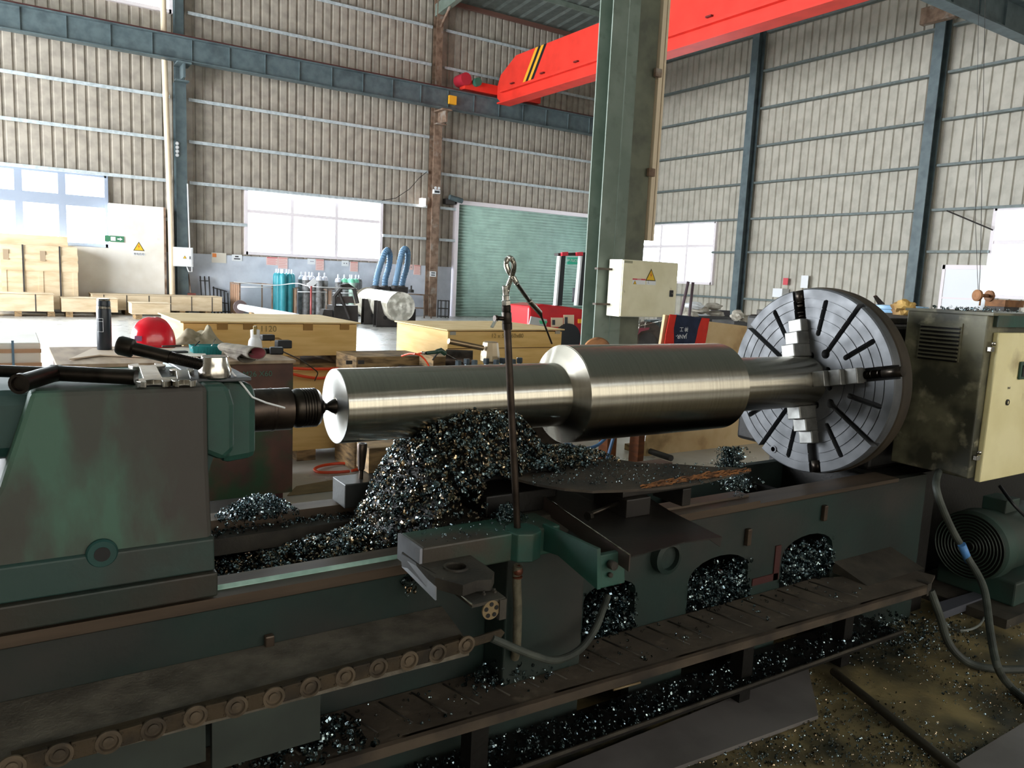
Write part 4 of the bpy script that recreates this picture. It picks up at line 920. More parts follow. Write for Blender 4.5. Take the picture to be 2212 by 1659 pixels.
# ---- control cabinet
t = thing('control_cabinet', 'dirty cream and grey control cabinet right of the faceplate', 'control cabinet', (3.9, 1.9, .8))
XC = 3.63; y0 = 1.705; y1 = 2.075; z0, z1 = .79, 1.535
b = MB(); b.box(XC, XC+.9, y0, y1, z0, z1); b.build('box_body', M_cab, t, bev=.006)
b = MB(); b.box(XC-.004, XC+.92, y0-.02, y1+.01, z1, z1+.012); b.build('roof_plate', M_cab, t)
b = MB(); b.box(XC+.055, XC+.92, y0-.03, y0, z0-.015, z1-.075); b.build('door', M_cream, t, bev=.006)
b = MB(); b.box(XC+.045, XC+.92, y0-.022, y0, z1-.05, z1+.002); b.build('green_header', M_greenp, t)
b = MB(); ya, yb = A(1992, 702, 'x', XC).y, A(2078, 702, 'x', XC).y; za, zb = 1.487, 1.322
b.box(XC-.006, XC, yb-.006, ya+.006, zb-.008, za+.004); lvp = b.build('louvre_panel', M_cab, t)
b = MB()
for k in range(9):
    z = za-.012-k*.0185; b.prism([(ya, z), (yb, z), (yb, z-.006), (ya, z-.006)], 'x', XC-.018, XC-.006)
b.build('louvre_slats', mat('louvre_grey', '#5c5a4b', .5), lvp)
b = MB()
for k in range(9):
    z = za-.019-k*.0185; b.box(XC-.0075, XC-.006, yb, ya, z-.008, z)
b.build('louvre_gaps', M_dark, lvp)
for z in (1.385, .89):
    b = MB(); b.box(XC+.015, XC+.045, y0-.022, y0-.002, z-.012, z+.012); hg = b.build('hinge', M_chrome, t, bev=.003)
    b = MB(); b.cyl((XC+.03, y0-.02, z+.018), (XC+.03, y0-.02, z+.034), .010, 12); b.build('hinge_pin', M_chrome, hg)
p = A(2205, 800, 'y', y0-.03); b = MB(); b.box(p.x-.028, p.x+.1, y0-.042, y0-.03, p.z-.042, p.z+.042); swf = b.build('switch_frame', mat('dark_green_enamel', '#2c4a3c', .4), t, bev=.006)
b = MB(); b.box(p.x-.012, p.x+.06, y0-.046, y0-.041, p.z-.028, p.z+.026); b.build('switch_face', M_black, swf, bev=.004)
p = A(2175, 869, 'y', y0-.03); b = MB(); b.lathe([(.008, 0), (.014, .0), (.014, .006), (.009, .008), (.009, .003)], (p.x, y0-.03, p.z), (0, -1, 0), 24); pbt = b.build('push_button', M_black, t)
b = MB(); b.lathe([(.0085, 0), (.0085, .001)], (p.x, y0-.034, p.z), (0, -1, 0), 20); b.build('button_face', M_cream, pbt)
p = A(2179, 838, 'y', y0-.03); b = MB()
for s in (-1, 1): b.add([(p.x+s*.001, y0-.0315, p.z), (p.x+s*.01, y0-.0315, p.z+.007), (p.x+s*.01, y0-.0315, p.z-.007)], [(0, 1, 2)])
b.build('symbol', M_ink, t)

# ---- motor
t = thing('motor', 'green electric motor with round ribbed fan grille under the cabinet', 'motor', (4.3, 1.95, .1))
mc = A(2093, 1180, 'x', 4.14); r_ = .182
b = MB(); b.lathe([(r_*.75, 0), (r_, .03), (r_+.004, .12), (r_-.012, .125), (r_-.012, .6)], (4.14, mc.y, mc.z), (1, 0, 0), 48); b.build('housing', M_motor, t)
b = MB()
for k in range(10):
    r = .02+k*.0165; b.lathe([(r, 0), (r+.004, -.003), (r+.008, 0)], (4.137, mc.y, mc.z), (1, 0, 0), 40, cap=False)
b.build('grille_rings', mat('grille_green', '#26352d', .5), t)
b = MB(); b.lathe([(r_-.006, 0), (r_-.006, .001)], (4.139, mc.y, mc.z), (1, 0, 0), 48); b.build('fan_cover', M_grimeD, t)
b = MB(); b.box(4.25, 4.75, mc.y-.2, mc.y+.2, .05, mc.z-r_+.03); b.build('foot', M_motor, t, bev=.01)
b = MB(); b.box(4.05, 5.2, mc.y-.26, mc.y+.3, 0, .05); b.build('base_rail', M_grime, t)
b = MB(); b.box(4.35, 4.5, mc.y-.06, mc.y+.06, mc.z+r_-.02, mc.z+r_+.05); b.build('terminal_box', M_motor, t, bev=.005)
# cables and hoses lower right
hose_obj('cabinet_hose', [(3.78, 1.9, .80), A(2022, 1050, 'y', 1.75), A(2050, 1130, 'y', 1.7), A(2088, 1200, 'y', 1.65), A(2125, 1270, 'y', 1.55), A(2140, 1370, 'y', 1.42), A(2155, 1440, 'y', 1.3), A(2180, 1480, 'z', .03), A(2230, 1525, 'z', .02)], .0155, M_rubber, 'long dusty grey hose hanging from the cabinet to the floor', n=12)
p = A(2090, 1203, 'y', 1.65); q = A(2078, 1180, 'y', 1.66); b = MB(); b.tube([p+Vector((.006, -.004, -.02)), q+Vector((-.006, 0, .01))], .0175, 12); tag(b.build('blue_tape', mat('blue_tape_mat', '#4f86c6', .5)), 'blue tape wrapped round the long grey hose', 'tape')
hose_obj('floor_hose', [A(2010, 1275, 'z', .33), A(2030, 1330, 'z', .22), A(2050, 1390, 'z', .1), A(2090, 1430, 'z', .03), A(2150, 1445, 'z', .025), A(2225, 1445, 'z', .025)], .017, M_rubber, 'thick dark hose curving from the running board end along floor', n=12)
hose_obj('thin_cable', [A(2020, 1290, 'z', .28), A(2045, 1350, 'z', .02), A(2080, 1362, 'z', .02), A(2115, 1350, 'z', .02), A(2130, 1320, 'z', .02), A(2120, 1300, 'z', .02)], .006, mat('grey_cable', '#6c706c', .5), 'thin grey cable looped on the floor near the motor', 'cable')
hose_obj('black_cable', [A(2160, 1050, 'y', 1.9), A(2190, 1090, 'y', 1.8), A(2230, 1130, 'y', 1.75)], .009, M_black, 'short black cable between the cabinet and motor', 'cable')
b = MB(); b.tube([A(1992, 1060, 'y', 2.05), A(1978, 1250, 'y', 2.02)], .006, 6); tag(b.build('drain_tube', M_grime), 'thin upright tube in the dark gap under the cabinet', 'tube')
b = MB(); p = A(2040, 1310, 'z', .06); b.slab([A(2030, 1300, 'z', .06), A(2180, 1255, 'z', .06), A(2180, 1270, 'z', .06), A(2030, 1325, 'z', .06)], (0, 0, -.04)); tag(b.build('angle_bar', mat('grey_angle', '#5b5d66', .5, .4)), 'grey angle bar on the floor before the motor', 'bar')

# things on and above the cabinet
t = thing('cable_reel', 'pair of rusty round hook pulleys hanging above the control cabinet', 'reel', (4.0, 2.0, 1.6))
for i, (px, py, dx) in enumerate(((2108, 638, 0), (2134, 639, .05))):
    p = A(px, py, 'y', 2.2); b = MB(); b.lathe([(.022, 0), (.032, .004), (.032, .018), (.022, .022)], p, (1, -.35, 0), 28); b.build('flange', M_spool, t)
p = A(2108, 638, 'y', 2.2); q = A(2134, 639, 'y', 2.2); b = MB(); b.cyl(p, q, .010, 12); b.cyl(p+Vector((.035, -.01, -.01)), p+Vector((.035, -.01, -.055)), .005, 8); b.build('axle', M_spool, t)
b = MB(); b.tube([p+Vector((.03, 0, .02)), A(2118, 560, 'y', 2.3), A(2128, 0, 'y', 3)], .0018, 5); b.tube([p+Vector((.02, 0, .02)), A(2107, 480, 'y', 2.3), A(2114, 0, 'y', 3)], .0014, 5); b.build('cord', M_charcoal, t)

# ============================================================ workbench and what lies on it
ZB = 1.0
t = thing('workbench', 'low brown and green steel bench with pale board top behind the tailstock', 'workbench', (.9, 5.4, 0))
yb0 = 5.0; pL = A(131, 792, 'y', yb0); pR = A(634, 772, 'y', yb0); pB = A(105, 748, 'z', ZB); xl, xr = pL.x, pR.x
b = MB(); b.box(xl, xr, yb0, 5.95, .10, ZB-.02); b.build('body', M_bench, t, bev=.006)
b = MB(); b.slab([(xl-.02, yb0-.02, ZB), (xr+.01, yb0-.02, ZB), (xr+.01, 5.98, ZB), (pB.x, 5.98, ZB)], (0, 0, -.02)); b.build('top', M_benchtop, t)
p = A(330, 760, 'z', ZB+.001); b = MB(); P = [A(150, 775, 'z', ZB+.012), A(215, 766, 'z', ZB+.012), A(430, 774, 'z', ZB+.012), A(400, 752, 'z', ZB+.012), A(200, 752, 'z', ZB+.012)]; b.slab(P, (0, 0, -.008)); b.build('loose_board', mat('pale_loose_board', '#d6c3ad', .7), t)
for x in (xl+.05, xr-.1):
    for y in (5.05, 5.85): b = MB(); b.box(x, x+.05, y, y+.05, 0, .1); b.build('leg', mat('leg_red_brown', '#5a2f28', .6), t)
p = A(556, 808, 'y', yb0-.003); text('chalk_writing', 'M26 X60', mat('chalk', '#4f6f60', .9), t, (p.x, yb0-.008, p.z), FRONT, .05)

def on(px, py, z=ZB): return A(px, py, 'z', z)
p = on(226, 755, ZB+.012); t = thing('thermos_flask', 'black thermos flask with silver collar standing on the bench', 'flask', tuple(p))
r = .044; q = A(226, 645, 'y', p.y); h = q.z-p.z
b = MB(); b.lathe([(r*.96, 0), (r, .004), (r, h*.77), (r*.95, h*.8)], p, n=32); b.build('body', mat('thermos_black', '#16202a', .35), t)
b = MB(); b.lathe([(r*.9, h*.8), (r*.97, h*.805), (r*.97, h*.85), (r*.86, h*.855)], p, n=32); b.build('collar', M_chrome, t)
b = MB(); b.lathe([(r*.9, h*.855), (r*.93, h*.86), (r*.93, h*.94), (r*.88, h*.96)], p, n=32); b.build('lid', mat('thermos_black', '#16202a'), t)
b = MB(); b.lathe([(r*.88, h*.96), (r*.9, h*.965), (r*.9, h*.99), (r*.8, h)], p, n=32); b.build('lid_top', M_chrome, t)
b = MB()
def cylpt(a, z, o=.001): return Vector((p.x+(r+o)*math.sin(a), p.y-(r+o)*math.cos(a), p.z+z))
for z in (h*.36, h*.56, h*.62): b.tube([cylpt(-1.15+.95*k/8, z) for k in range(9)], .0011, 4)
for a in (-1.15, -.2): b.tube([cylpt(a, h*.36), cylpt(a, h*.62)], .0011, 4)
b.build('outline_print', M_sign, t)
# helmet
c = on(331, 748); t = thing('safety_helmet', 'glossy red safety helmet on the bench beside the thermos', 'helmet', tuple(c))
q = A(331, 687, 'y', c.y); hh = q.z-c.z
def helm(u, v):
    a = 2*PI*u; e = PI/2*v; rx, ry = .15, .125
    x = rx*math.cos(a)*math.cos(e)**.85; y = ry*math.sin(a)*math.cos(e)**.85; z = hh*.96*math.sin(e)**.95
    rid = .006*max(0, 1-abs(y)/.03)*(math.cos(e) > .02)
    k = x*.13
    return (c.x+x, c.y+y, c.z+.012+z+rid+(.0+ .10*(.15-x)*.0))
b = MB(); b.grid(helm, 48, 20); b.build('shell', M_helmet, t)
b = MB()
def brim(u, v):
    a = 2*PI*u; pk = max(0, -math.cos(a))**3; o = (.012+.06*pk)*v
    return (c.x+(.149+o)*math.cos(a), c.y+(.124+o*.8)*math.sin(a), c.z+.016-.012*v*(1+pk)+.0)
b.grid(brim, 48, 3); b.build('brim', M_helmet, t, solid=.003)
b = MB(); b.tube([(c.x+.12*math.cos(a), c.y+.1*math.sin(a), c.z+.012) for a in [2*PI*k/24 for k in range(24)]], .012, 6, closed=True); b.build('inner_band', M_black, t)
b = MB(); p = Vector(helm(.62, .16)); b.obox(p+Vector((-.0, -.002, 0)), (.05, .006, .035), Matrix.Rotation(-.55, 3, 'Z')); b.build('front_badge', mat('helmet_badge', '#7a4a6a', .5), t)
# paper, phone, pens
b = MB(); P = [on(352, 768, ZB+.016), on(448, 770, ZB+.016), on(436, 752, ZB+.016), on(380, 750, ZB+.016)]; b.slab(P, (0, 0, -.002)); tag(b.build('paper_sheet', M_paper), 'white paper sheet on the bench in front of the helmet', 'paper')
b = MB(); p = on(385, 760, ZB+.022); b.obox(p, (.11, .06, .012), Matrix.Rotation(.15, 3, 'Z')); tag(b.build('phone', M_black, None, bev=.004), 'small black slab like a phone lying on the white paper', 'phone')
b = MB(); b.tube([on(350, 748, ZB+.03), on(392, 747, ZB+.03)], .006, 8); tag(b.build('marker_pen', M_charcoal), 'dark marker pen lying behind the phone on bench', 'pen')
b = MB(); P = [on(268, 764, ZB+.02), on(290, 768, ZB+.02), on(300, 742, ZB+.02), on(276, 748, ZB+.02)]; b.slab(P, (0, 0, .01)); tag(b.build('pink_cloth', mat('pink_cloth', '#dba7a0', .9)), 'folded pink cloth beside the helmet on the bench', 'cloth')
# crumpled cloth
c = on(428, 742); q = A(428, 705, 'y', c.y)
def clothf(u, v):
    x = (u-.5)*.36; y = (v-.5)*.30; e = max(0, 1-(abs(u-.5)*2)**2.2)*max(0, 1-(abs(v-.5)*2)**2)
    nz = noise.noise(Vector((u*3.3, v*3.3, 1.3)))*.07+noise.noise(Vector((u*8, v*5, 4)))*.03
    pk = .10*math.exp(-((u-.72)/.1)**2-((v-.5)/.2)**2)+.05*math.exp(-((u-.25)/.14)**2-((v-.5)/.25)**2)
    return (c.x+x, c.y+y, c.z+.004+e*(.05+abs(nz))+pk*e**.5)
b = MB(); b.grid(clothf, 40, 30); tag(b.build('crumpled_cloth', M_cloth, None, solid=.004), 'crumpled khaki canvas cloth heaped on the bench beside helmet', 'cloth')
# basket
c = on(449, 768); t = thing('plastic_basket', 'small teal plastic basket of tools on the bench', 'basket', tuple(c))
w_, d_, h_ = .092, .065, .06
b = MB(); cx_, cy_ = c.x, c.y+d_
for s in (-1, 1):
    b.slab([(cx_-w_*.9, cy_+s*d_*.9, c.z), (cx_+w_*.9, cy_+s*d_*.9, c.z), (cx_+w_, cy_+s*d_, c.z+h_), (cx_-w_, cy_+s*d_, c.z+h_)], (0, s*.003, 0))
    b.slab([(cx_+s*w_*.9, cy_-d_*.9, c.z), (cx_+s*w_*.9, cy_+d_*.9, c.z), (cx_+s*w_, cy_+d_, c.z+h_), (cx_+s*w_, cy_-d_, c.z+h_)], (s*.003, 0, 0))
b.box(cx_-w_*.9, cx_+w_*.9, cy_-d_*.9, cy_+d_*.9, c.z, c.z+.004); b.build('tub', M_basket, t)
b = MB()
for k in range(9): x = cx_-w_*.8+k*w_*.2; b.box(x-.002, x+.002, cy_-d_*.98-.006, cy_-d_*.9-.002, c.z+.005, c.z+h_-.01)
b.build('ribs', M_basket, t, kind='stuff')
b = MB(); b.tube([(cx_-w_, cy_-d_, c.z+h_), (cx_+w_, cy_-d_, c.z+h_), (cx_+w_, cy_+d_, c.z+h_), (cx_-w_, cy_+d_, c.z+h_)], .004, 6, closed=True); b.build('rim', M_basket, t)
for i, (a, bb, m, lab) in enumerate((((-.08, .01, .045), (-.03, .04, .085), M_charcoal, 'dark pencil sticking out of the teal basket left side'), ((.03, 0, .04), (.07, .04, .1), M_chrome, 'small bright tool sticking up in the teal basket'), ((-.1, -.05, .05), (-.05, -.03, .06), M_sign, 'short white stick across the teal basket left corner'))):
    b = MB(); b.tube([(cx_+a[0], cy_+a[1], c.z+a[2]), (cx_+bb[0], cy_+bb[1], c.z+bb[2])], .004, 6); tag(b.build('basket_tool', m), lab, 'tool')
# gloves: hollow cuffs opening to the right
def glove(lab, c0, c1, r0_, r1_, m, mi, sq=.55):
    c0 = Vector(c0); c1 = Vector(c1); ax = (c1-c0); L_ = ax.length; ax.normalize(); sd = ax.cross(Vector((0, 0, 1))).normalized(); up = sd.cross(ax)
    t = thing('work_glove', lab, 'glove', tuple(c1), 'work gloves on the bench')
    def g(u, v):
        s = v; r = r0_+(r1_-r0_)*s**.8; a = 2*PI*u; wob = 1+.12*noise.noise(Vector((math.cos(a)*1.5, math.sin(a)*1.5, s*4)))
        if s < .12: r *= .35+.65*s/.12
        return c0+ax*L_*s+sd*r*wob*math.cos(a)+up*r*sq*wob*math.sin(a)
    b = MB(); b.grid(g, 28, 20); b.build('cuff', m, t, solid=.003)
    b = MB(); b.grid(lambda u, v: c1-ax*.004-ax*.09*(1-v)+sd*r1_*.93*(.35+.65*v)*math.cos(2*PI*u)+up*r1_*sq*.93*(.35+.65*v)*math.sin(2*PI*u), 28, 6); b.build('lining', mi, t)
g0 = on(474, 748, ZB+.07); g1 = on(540, 757, ZB+.065); g1.y -= .12; glove('dirty grey glove with pink lining, cuff open towards the right', g0, g1+Vector((0, -.06, 0)), .04, .062, M_glove, M_pink, .62)
g0 = on(490, 760, ZB+.03); g1 = on(523, 770, ZB+.03); glove('dirty grey glove lying flat in front of the pink lined one', g0, g1+Vector((.01, -.09, .0)), .03, .058, M_glove, mat('glove_inside_grey', '#b5ada0', .85), .5)
# black blocks, cable
for i, (px, py, w_, d_, h_, zz, rr, lab) in enumerate(((567, 763, .11, .07, .035, 0, .3, 'flat black block on the bench, nearest the gloves'), (597, 765, .09, .07, .05, 0, -.2, 'chunky black block at the right end of the bench'), (577, 748, .10, .07, .045, .045, .1, 'dark oval block on top of the black blocks'), (612, 752, .11, .08, .06, 0, .05, 'square black block at the rear right corner of the bench'))):
    p = on(px, py); b = MB(); b.obox((p.x, p.y, p.z+h_/2+zz), (w_, d_, h_), Matrix.Rotation(rr, 3, 'Z')); tag(b.build('black_block', M_black, None, bev=.008), lab, 'block', 'black blocks on the bench')
b = MB(); b.tube([on(538, 768, ZB+.01), on(557, 776, ZB+.01)], .004, 6); tag(b.build('steel_pin', M_chrome), 'short bright steel pin lying before the gloves', 'pin')
hose_obj('black_lead', [A(612, 760, 'y', 5.3), A(650, 778, 'y', 5.6), A(675, 795, 'y', 5.8), A(686, 805, 'y', 5.9), A(683, 815, 'y', 6.0), A(680, 822, 'y', 6.1)], .005, M_black, 'thin black cable trailing from the bench to the low crate', 'cable')
# white spray bottle
p = on(551, 752, ZB); q = A(551, 706, 'y', p.y); h = q.z-p.z; t = thing('spray_bottle', 'white bottle with brass spray fitting standing behind the gloves', 'bottle', tuple(p))
b = MB(); b.lathe([(.05, 0), (.052, .01), (.046, h*.35), (.032, h*.5), (.034, h*.85), (.02, h*.88)], p, n=28); b.build('body', M_sign, t)
b = MB(); b.lathe([(.014, h*.86), (.016, h), (.01, h*1.05)], p, n=14); b.obox((p.x-.01, p.y-.03, p.z+h*.85), (.02, .02, .06)); b.build('fitting', mat('brass', '#8a7a50', .35, .8), t)

# ============================================================ crates behind the lathe
def crate(name, lab, x0, x1, y0, y1, z0, z1, m, ms=None, lid=0., slats=(), group=None, cat='crate', lidm=None, parts=True, plank=0, open_lid=0):
    t = thing(name, lab, cat, ((x0+x1)/2, (y0+y1)/2, z0), group)
    b = MB(); b.box(x0, x1, y0, y1, z0, z1); b.build('box_body', m, t, bev=.004)
    if lid: b = MB(); b.slab([(x0-lid, y0-lid, z1+.006), (x1+lid, y0-lid, z1+.006+open_lid), (x1+lid, y1+lid, z1+.006+open_lid), (x0-lid, y1+lid, z1+.006)], (0, 0, .012)); b.build('lid', lidm or M_ply, t)
    if plank:
        b = MB()
        for k in range(1, plank): z = z0+(z1-z0)*k/plank; b.box(x0-.001, x1+.001, y0-.002, y0, z-.004, z+.004)
        b.build('plank_gaps', mat('gap_brown', '#6a4c2a', .8), t)
    for s in slats:
        b = MB(); b.box(*s); b.build('batten', ms or m, t)
    return t
p0 = A(396, 698, 'y', 6.45); p1 = A(771, 699, 'y', 6.45); pb = A(771, 767, 'y', 6.45)
x0, x1 = p0.x, p1.x; zb = pb.z; ztp = p1.z-.008
t = crate('plywood_crate', 'long yellow plywood crate marked 1120 resting behind the bench', x0, x1, 6.45, 7.5, zb, ztp, M_plyside, lid=.025)
text('pencil_marking', '1120', mat('pencil_grey', '#8f7c4e', .8), t, (A(580, 711, 'y', 6.44).x, 6.444, A(580, 711, 'y', 6.44).z), FRONT, .07)
for px, py in ((481, 704), (537, 704), (666, 706), (745, 705)):
    q = A(px, py, 'y', 6.44); b = MB(); b.box(q.x-.04, q.x+.04, 6.438, 6.45, q.z-.03, q.z+.028); b.build('stain', mat('rust_stain', '#94703c', .8), t)
q = A(597, 738, 'y', 6.44); b = MB(); b.tube([q+Vector((.05*math.cos(a), 0, .03*math.sin(a))) for a in (0, .6, 1.2, 1.8, 2.4, 3)], .006, 5); b.build('rust_mark', mat('rust_stain', '#94703c', .8), t)
# lower crate and packing between
p0 = A(632, 800, 'y', 6.2); p1 = A(882, 800, 'y', 6.2); zt_ = p0.z; zb_ = A(760, 972, 'y', 6.2).z
t = crate('low_crate', 'yellow plywood crate standing low under the long crate', x0+.1, p1.x, 6.2, 7.3, max(.09, zb_), zt_, M_plyside, lid=.0)
b = MB(); q = A(800, 925, 'y', 6.195); b.box(q.x-.006, q.x+.006, 6.19, 6.2, .12, zt_-.02); b.build('batten', M_plyside, t)
for px in (660, 840): q = A(px, 985, 'y', 6.22); b = MB(); b.box(q.x-.08, q.x+.08, 6.2, 7.25, 0, .09); b.build('foot', M_woodd, t)
b = MB(); b.box(x0+.12, x1-.05, 6.3, 7.3, zt_, zt_+.02); b.box(x0+.12, A(648, 780, 'y', 6.4).x, 6.4, 7.2, zt_+.02, zb); b.box(A(730, 780, 'y', 6.4).x, x1+.02, 6.4, 7.2, zt_+.02, zb-.001)
tag(b.build('packing_boards', M_woodd), 'stacked packing boards between the long crate and low crate', 'boards')
# second group
p0 = A(968, 716, 'y', 6.4); p1 = A(1214, 714, 'y', 6.4)
t = crate('plywood_crate', 'yellow plank crate with warped lid behind the upright coolant pipe', p0.x, p1.x, 6.4, 7.55, .42, p0.z, M_plyside, plank=4, lid=.02, open_lid=.01)
for q in (A(979, 720, 'y', 6.39), A(1205, 718, 'y', 6.39)): b = MB(); b.box(q.x-.03, q.x+.03, 6.39, 6.4, q.z-.016, q.z+.016); b.build('corner_strap', mat('zinc_strap', '#9a9a92', .4, .6), t)
q = A(1115, 730, 'y', 6.39); text('pencil_marking', '12 x 50   60x80', mat('pencil_grey', '#a08a55'), t, (q.x-.1, 6.394, q.z+.02), FRONT, .06)
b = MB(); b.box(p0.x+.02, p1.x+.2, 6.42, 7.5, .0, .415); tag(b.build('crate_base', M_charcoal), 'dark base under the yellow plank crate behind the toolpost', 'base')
p0 = A(640, 771, 'y', 5.7); p1 = A(925, 770, 'y', 5.7)
t = crate('plank_box', 'dirty plank box with open pale top left of the toolpost', A(770, 771, 'y', 5.7).x, p1.x, 5.7, 6.15, .0, A(785, 771, 'y', 5.7).z, M_woodd, ms=M_ply)
q = A(800, 778, 'y', 5.69)
for dx in (0, .1): b = MB(); b.box(q.x+dx-.2, q.x+dx-.15, 5.69, 5.7, q.z-.03, q.z); b.build('metal_tab', M_charcoal, t)
b = MB(); q = A(950, 775, 'y', 5.5); b.box(q.x-.11, q.x+.1, 5.4, 5.65, .7, q.z+.03); tag(b.build('rough_timber', M_woodd), 'rough timber block beside the dark drum left of toolpost', 'timber')
b = MB(); q = A(985, 778, 'y', 5.2); b.cyl((q.x-.09, 5.2, q.z), (q.x+.09, 5.1, q.z), .085, 28); tag(b.build('dark_drum', M_brownm), 'dark brown round drum lying behind the clamp bolts', 'drum')
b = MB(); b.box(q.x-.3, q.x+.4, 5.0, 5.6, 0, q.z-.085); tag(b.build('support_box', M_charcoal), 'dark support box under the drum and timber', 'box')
# air gun
t = thing('air_blow_gun', 'dark green air blow gun with thin nozzle left of the toolpost', 'air gun', tuple(A(950, 765, 'y', 2.7)))
P = lambda px, py: A(px, py, 'y', 2.68)
b = MB(); b.tube([P(920, 763), P(945, 760)], .007, 10); b.tube([P(943, 760), P(952, 757), P(962, 764)], .010, 10); b.build('body', mat('gun_green', '#1e3a2c', .4), t)
b = MB(); b.tube([P(945, 764), P(940, 770), P(934, 778)], .0028, 8); b.tube([P(952, 752), P(958, 756), P(959, 763)], .0025, 6); b.build('trigger', M_black, t)
b = MB(); b.tube([P(962, 764), P(985, 776), P(1000, 783)], .0022, 8); b.build('nozzle', M_chrome, t)
b = MB(); b.tube([P(910, 762), P(920, 763)], .0055, 8); b.build('coupling', M_chrome, t)
hose_obj('orange_air_hose', [P(912, 762), P(900, 765), A(885, 764, 'y', 2.75), A(868, 769, 'y', 2.9)], .0035, M_orange, 'orange air hose reaching the blow gun over the plank box', n=8)
hose_obj('orange_air_hose', [P(895, 764), P(908, 768), P(918, 777), P(925, 788), P(930, 800)], .0035, M_orange, 'orange hose loop dropping behind the shaft left of toolpost', n=8)
hose_obj('orange_air_hose', [A(625, 795, 'y', 6.1), A(660, 797, 'y', 6.1), A(700, 797, 'y', 6.1), A(740, 796, 'y', 6.1)], .012, M_orange, 'straight orange hose along the top of low crate', n=8)
hose_obj('orange_air_hose', [A(620, 805, 'y', 6.1), A(655, 813, 'y', 6.1), A(690, 817, 'y', 6.1), A(718, 812, 'y', 6.1), A(735, 803, 'y', 6.1)], .012, M_orange, 'drooping orange hose hanging on the front of low crate', n=8)
hose_obj('orange_air_hose', [A(755, 1018, 'z', .02), A(730, 1020, 'z', .02), A(690, 1020, 'z', .02), A(680, 1013, 'z', .02), A(700, 1005, 'z', .02), A(745, 1001, 'z', .02), A(790, 1008, 'z', .02), A(760, 1017, 'z', .02)], .012, M_orange, 'orange hose looped on the floor beneath the shaft end', n=8)
b = MB(); P_ = [A(620, 1070, 'z', .008), A(800, 1050, 'z', .008), A(800, 1022, 'z', .008), A(640, 1050, 'z', .008)]; b.slab(P_, (0, 0, -.007)); tag(b.build('floor_board', mat('floor_board_tan', '#9a8460', .8, 0, '#7c6a4c', 4)), 'tan board lying flat on the floor behind the bed', 'board')
# blue hose, legs beneath shaft
hose_obj('blue_hose', [A(1215, 952, 'y', 3.6), A(1240, 965, 'y', 3.6), A(1265, 969, 'y', 3.6), A(1290, 962, 'y', 3.6), A(1310, 945, 'y', 3.6)], .010, mat('blue_hose_m', '#3f6690', .4), 'blue hose drooping below the thick part of shaft', n=10)
t = thing('trestle', 'orange brown timber trestle with blue strut behind the chip board', 'trestle', tuple(A(1385, 990, 'y', 4.2)))
q = A(1385, 970, 'y', 4.2); b = MB(); b.box(q.x-.03, q.x+.03, 4.2, 4.3, 0, .95); b.box(q.x-.25, q.x-.16, 4.3, 4.4, 0, .95); b.build('timber_leg', mat('orange_timber', '#8a4c22', .75, 0, '#6a3a1c', 6, stretch=(1, 1, 4)), t)
b = MB(); b.tube([A(1328, 935, 'y', 4.1), A(1312, 990, 'y', 4.1), A(1290, 1060, 'y', 4.1)], .012, 8); b.build('blue_strut', mat('blue_hose_m', '#3f6690'), t)
b = MB(); q1 = A(1405, 975, 'z', .05); b.tube([q1, A(1450, 990, 'z', .05)], .03, 8); b.build('foot_rail', M_charcoal, t)
# plywood panel with jacket
t = thing('leaning_plywood', 'tall stained plywood sheet behind the shaft and faceplate', 'panel', tuple(A(1500, 980, 'y', 5.2)))
P_ = [A(1437, 680, 'y', 5.2), A(1520, 693, 'y', 5.2), A(1625, 706, 'y', 5.2), A(1665, 760, 'y', 5.2)]
b = MB(); pts = [(P_[0].x, P_[0].z), (P_[1].x, P_[1].z), (P_[2].x, P_[2].z), (P_[3].x+.3, P_[3].z), (P_[3].x+.3, 0), (P_[0].x-.12, 0), (P_[0].x-.06, .8)]
b.prism(pts, 'y', 5.2, 5.23); b.build('sheet', mat('stained_plywood', '#cdb287', .7, 0, '#b8986a', 3, col3='#8d714a', s3=3, lo3=.6, hi3=.75), t)
b = MB(); b.box(P_[0].x-.12, P_[3].x+.3, 5.23, 5.5, 0, .06); b.build('foot', M_woodd, t)
t = thing('work_jacket', 'navy jacket with red sides hung upside down over plywood panel', 'jacket', tuple(A(1480, 690, 'y', 5.18)))
def strip_cloth(pxs0, pxs1, name, m, seed):
    """cloth between left edge and right edge pixel polylines (top to bottom)"""
    b = MB()
    def f(u, v):
        n = len(pxs0)-1; k = min(int(v*n), n-1); s = v*n-k
        a = [pxs0[k][i]*(1-s)+pxs0[k+1][i]*s for i in (0, 1)]; c = [pxs1[k][i]*(1-s)+pxs1[k+1][i]*s for i in (0, 1)]
        p = A(a[0]*(1-u)+c[0]*u, a[1]*(1-u)+c[1]*u, 'y', 5.17); nz = noise.noise(Vector((p.x*9, p.z*4, seed)))
        return (p.x, 5.165+nz*.02, p.z)
    b.grid(f, 12, 16); b.build(name, m, t, solid=.006)
strip_cloth([(1447, 679), (1440, 710), (1434, 742), (1440, 760)], [(1461, 680), (1453, 710), (1454, 742), (1456, 760)], 'left_red_side', M_redcloth, 1)
strip_cloth([(1461, 680), (1453, 710), (1454, 742), (1456, 760)], [(1515, 686), (1505, 712), (1498, 742), (1497, 760)], 'navy_back', M_navy, 2)
strip_cloth([(1515, 686), (1505, 712), (1498, 742), (1497, 760)], [(1532, 688), (1529, 712), (1521, 742), (1518, 760)], 'right_red_side', M_redcloth, 3)
UPS = basis((-1, 0, 0), (0, 0, -1))
q = A(1473, 727, 'y', 5.12); text('back_lettering', 'JANR-', M_sign, t, (q.x, 5.128, q.z), UPS, .055)
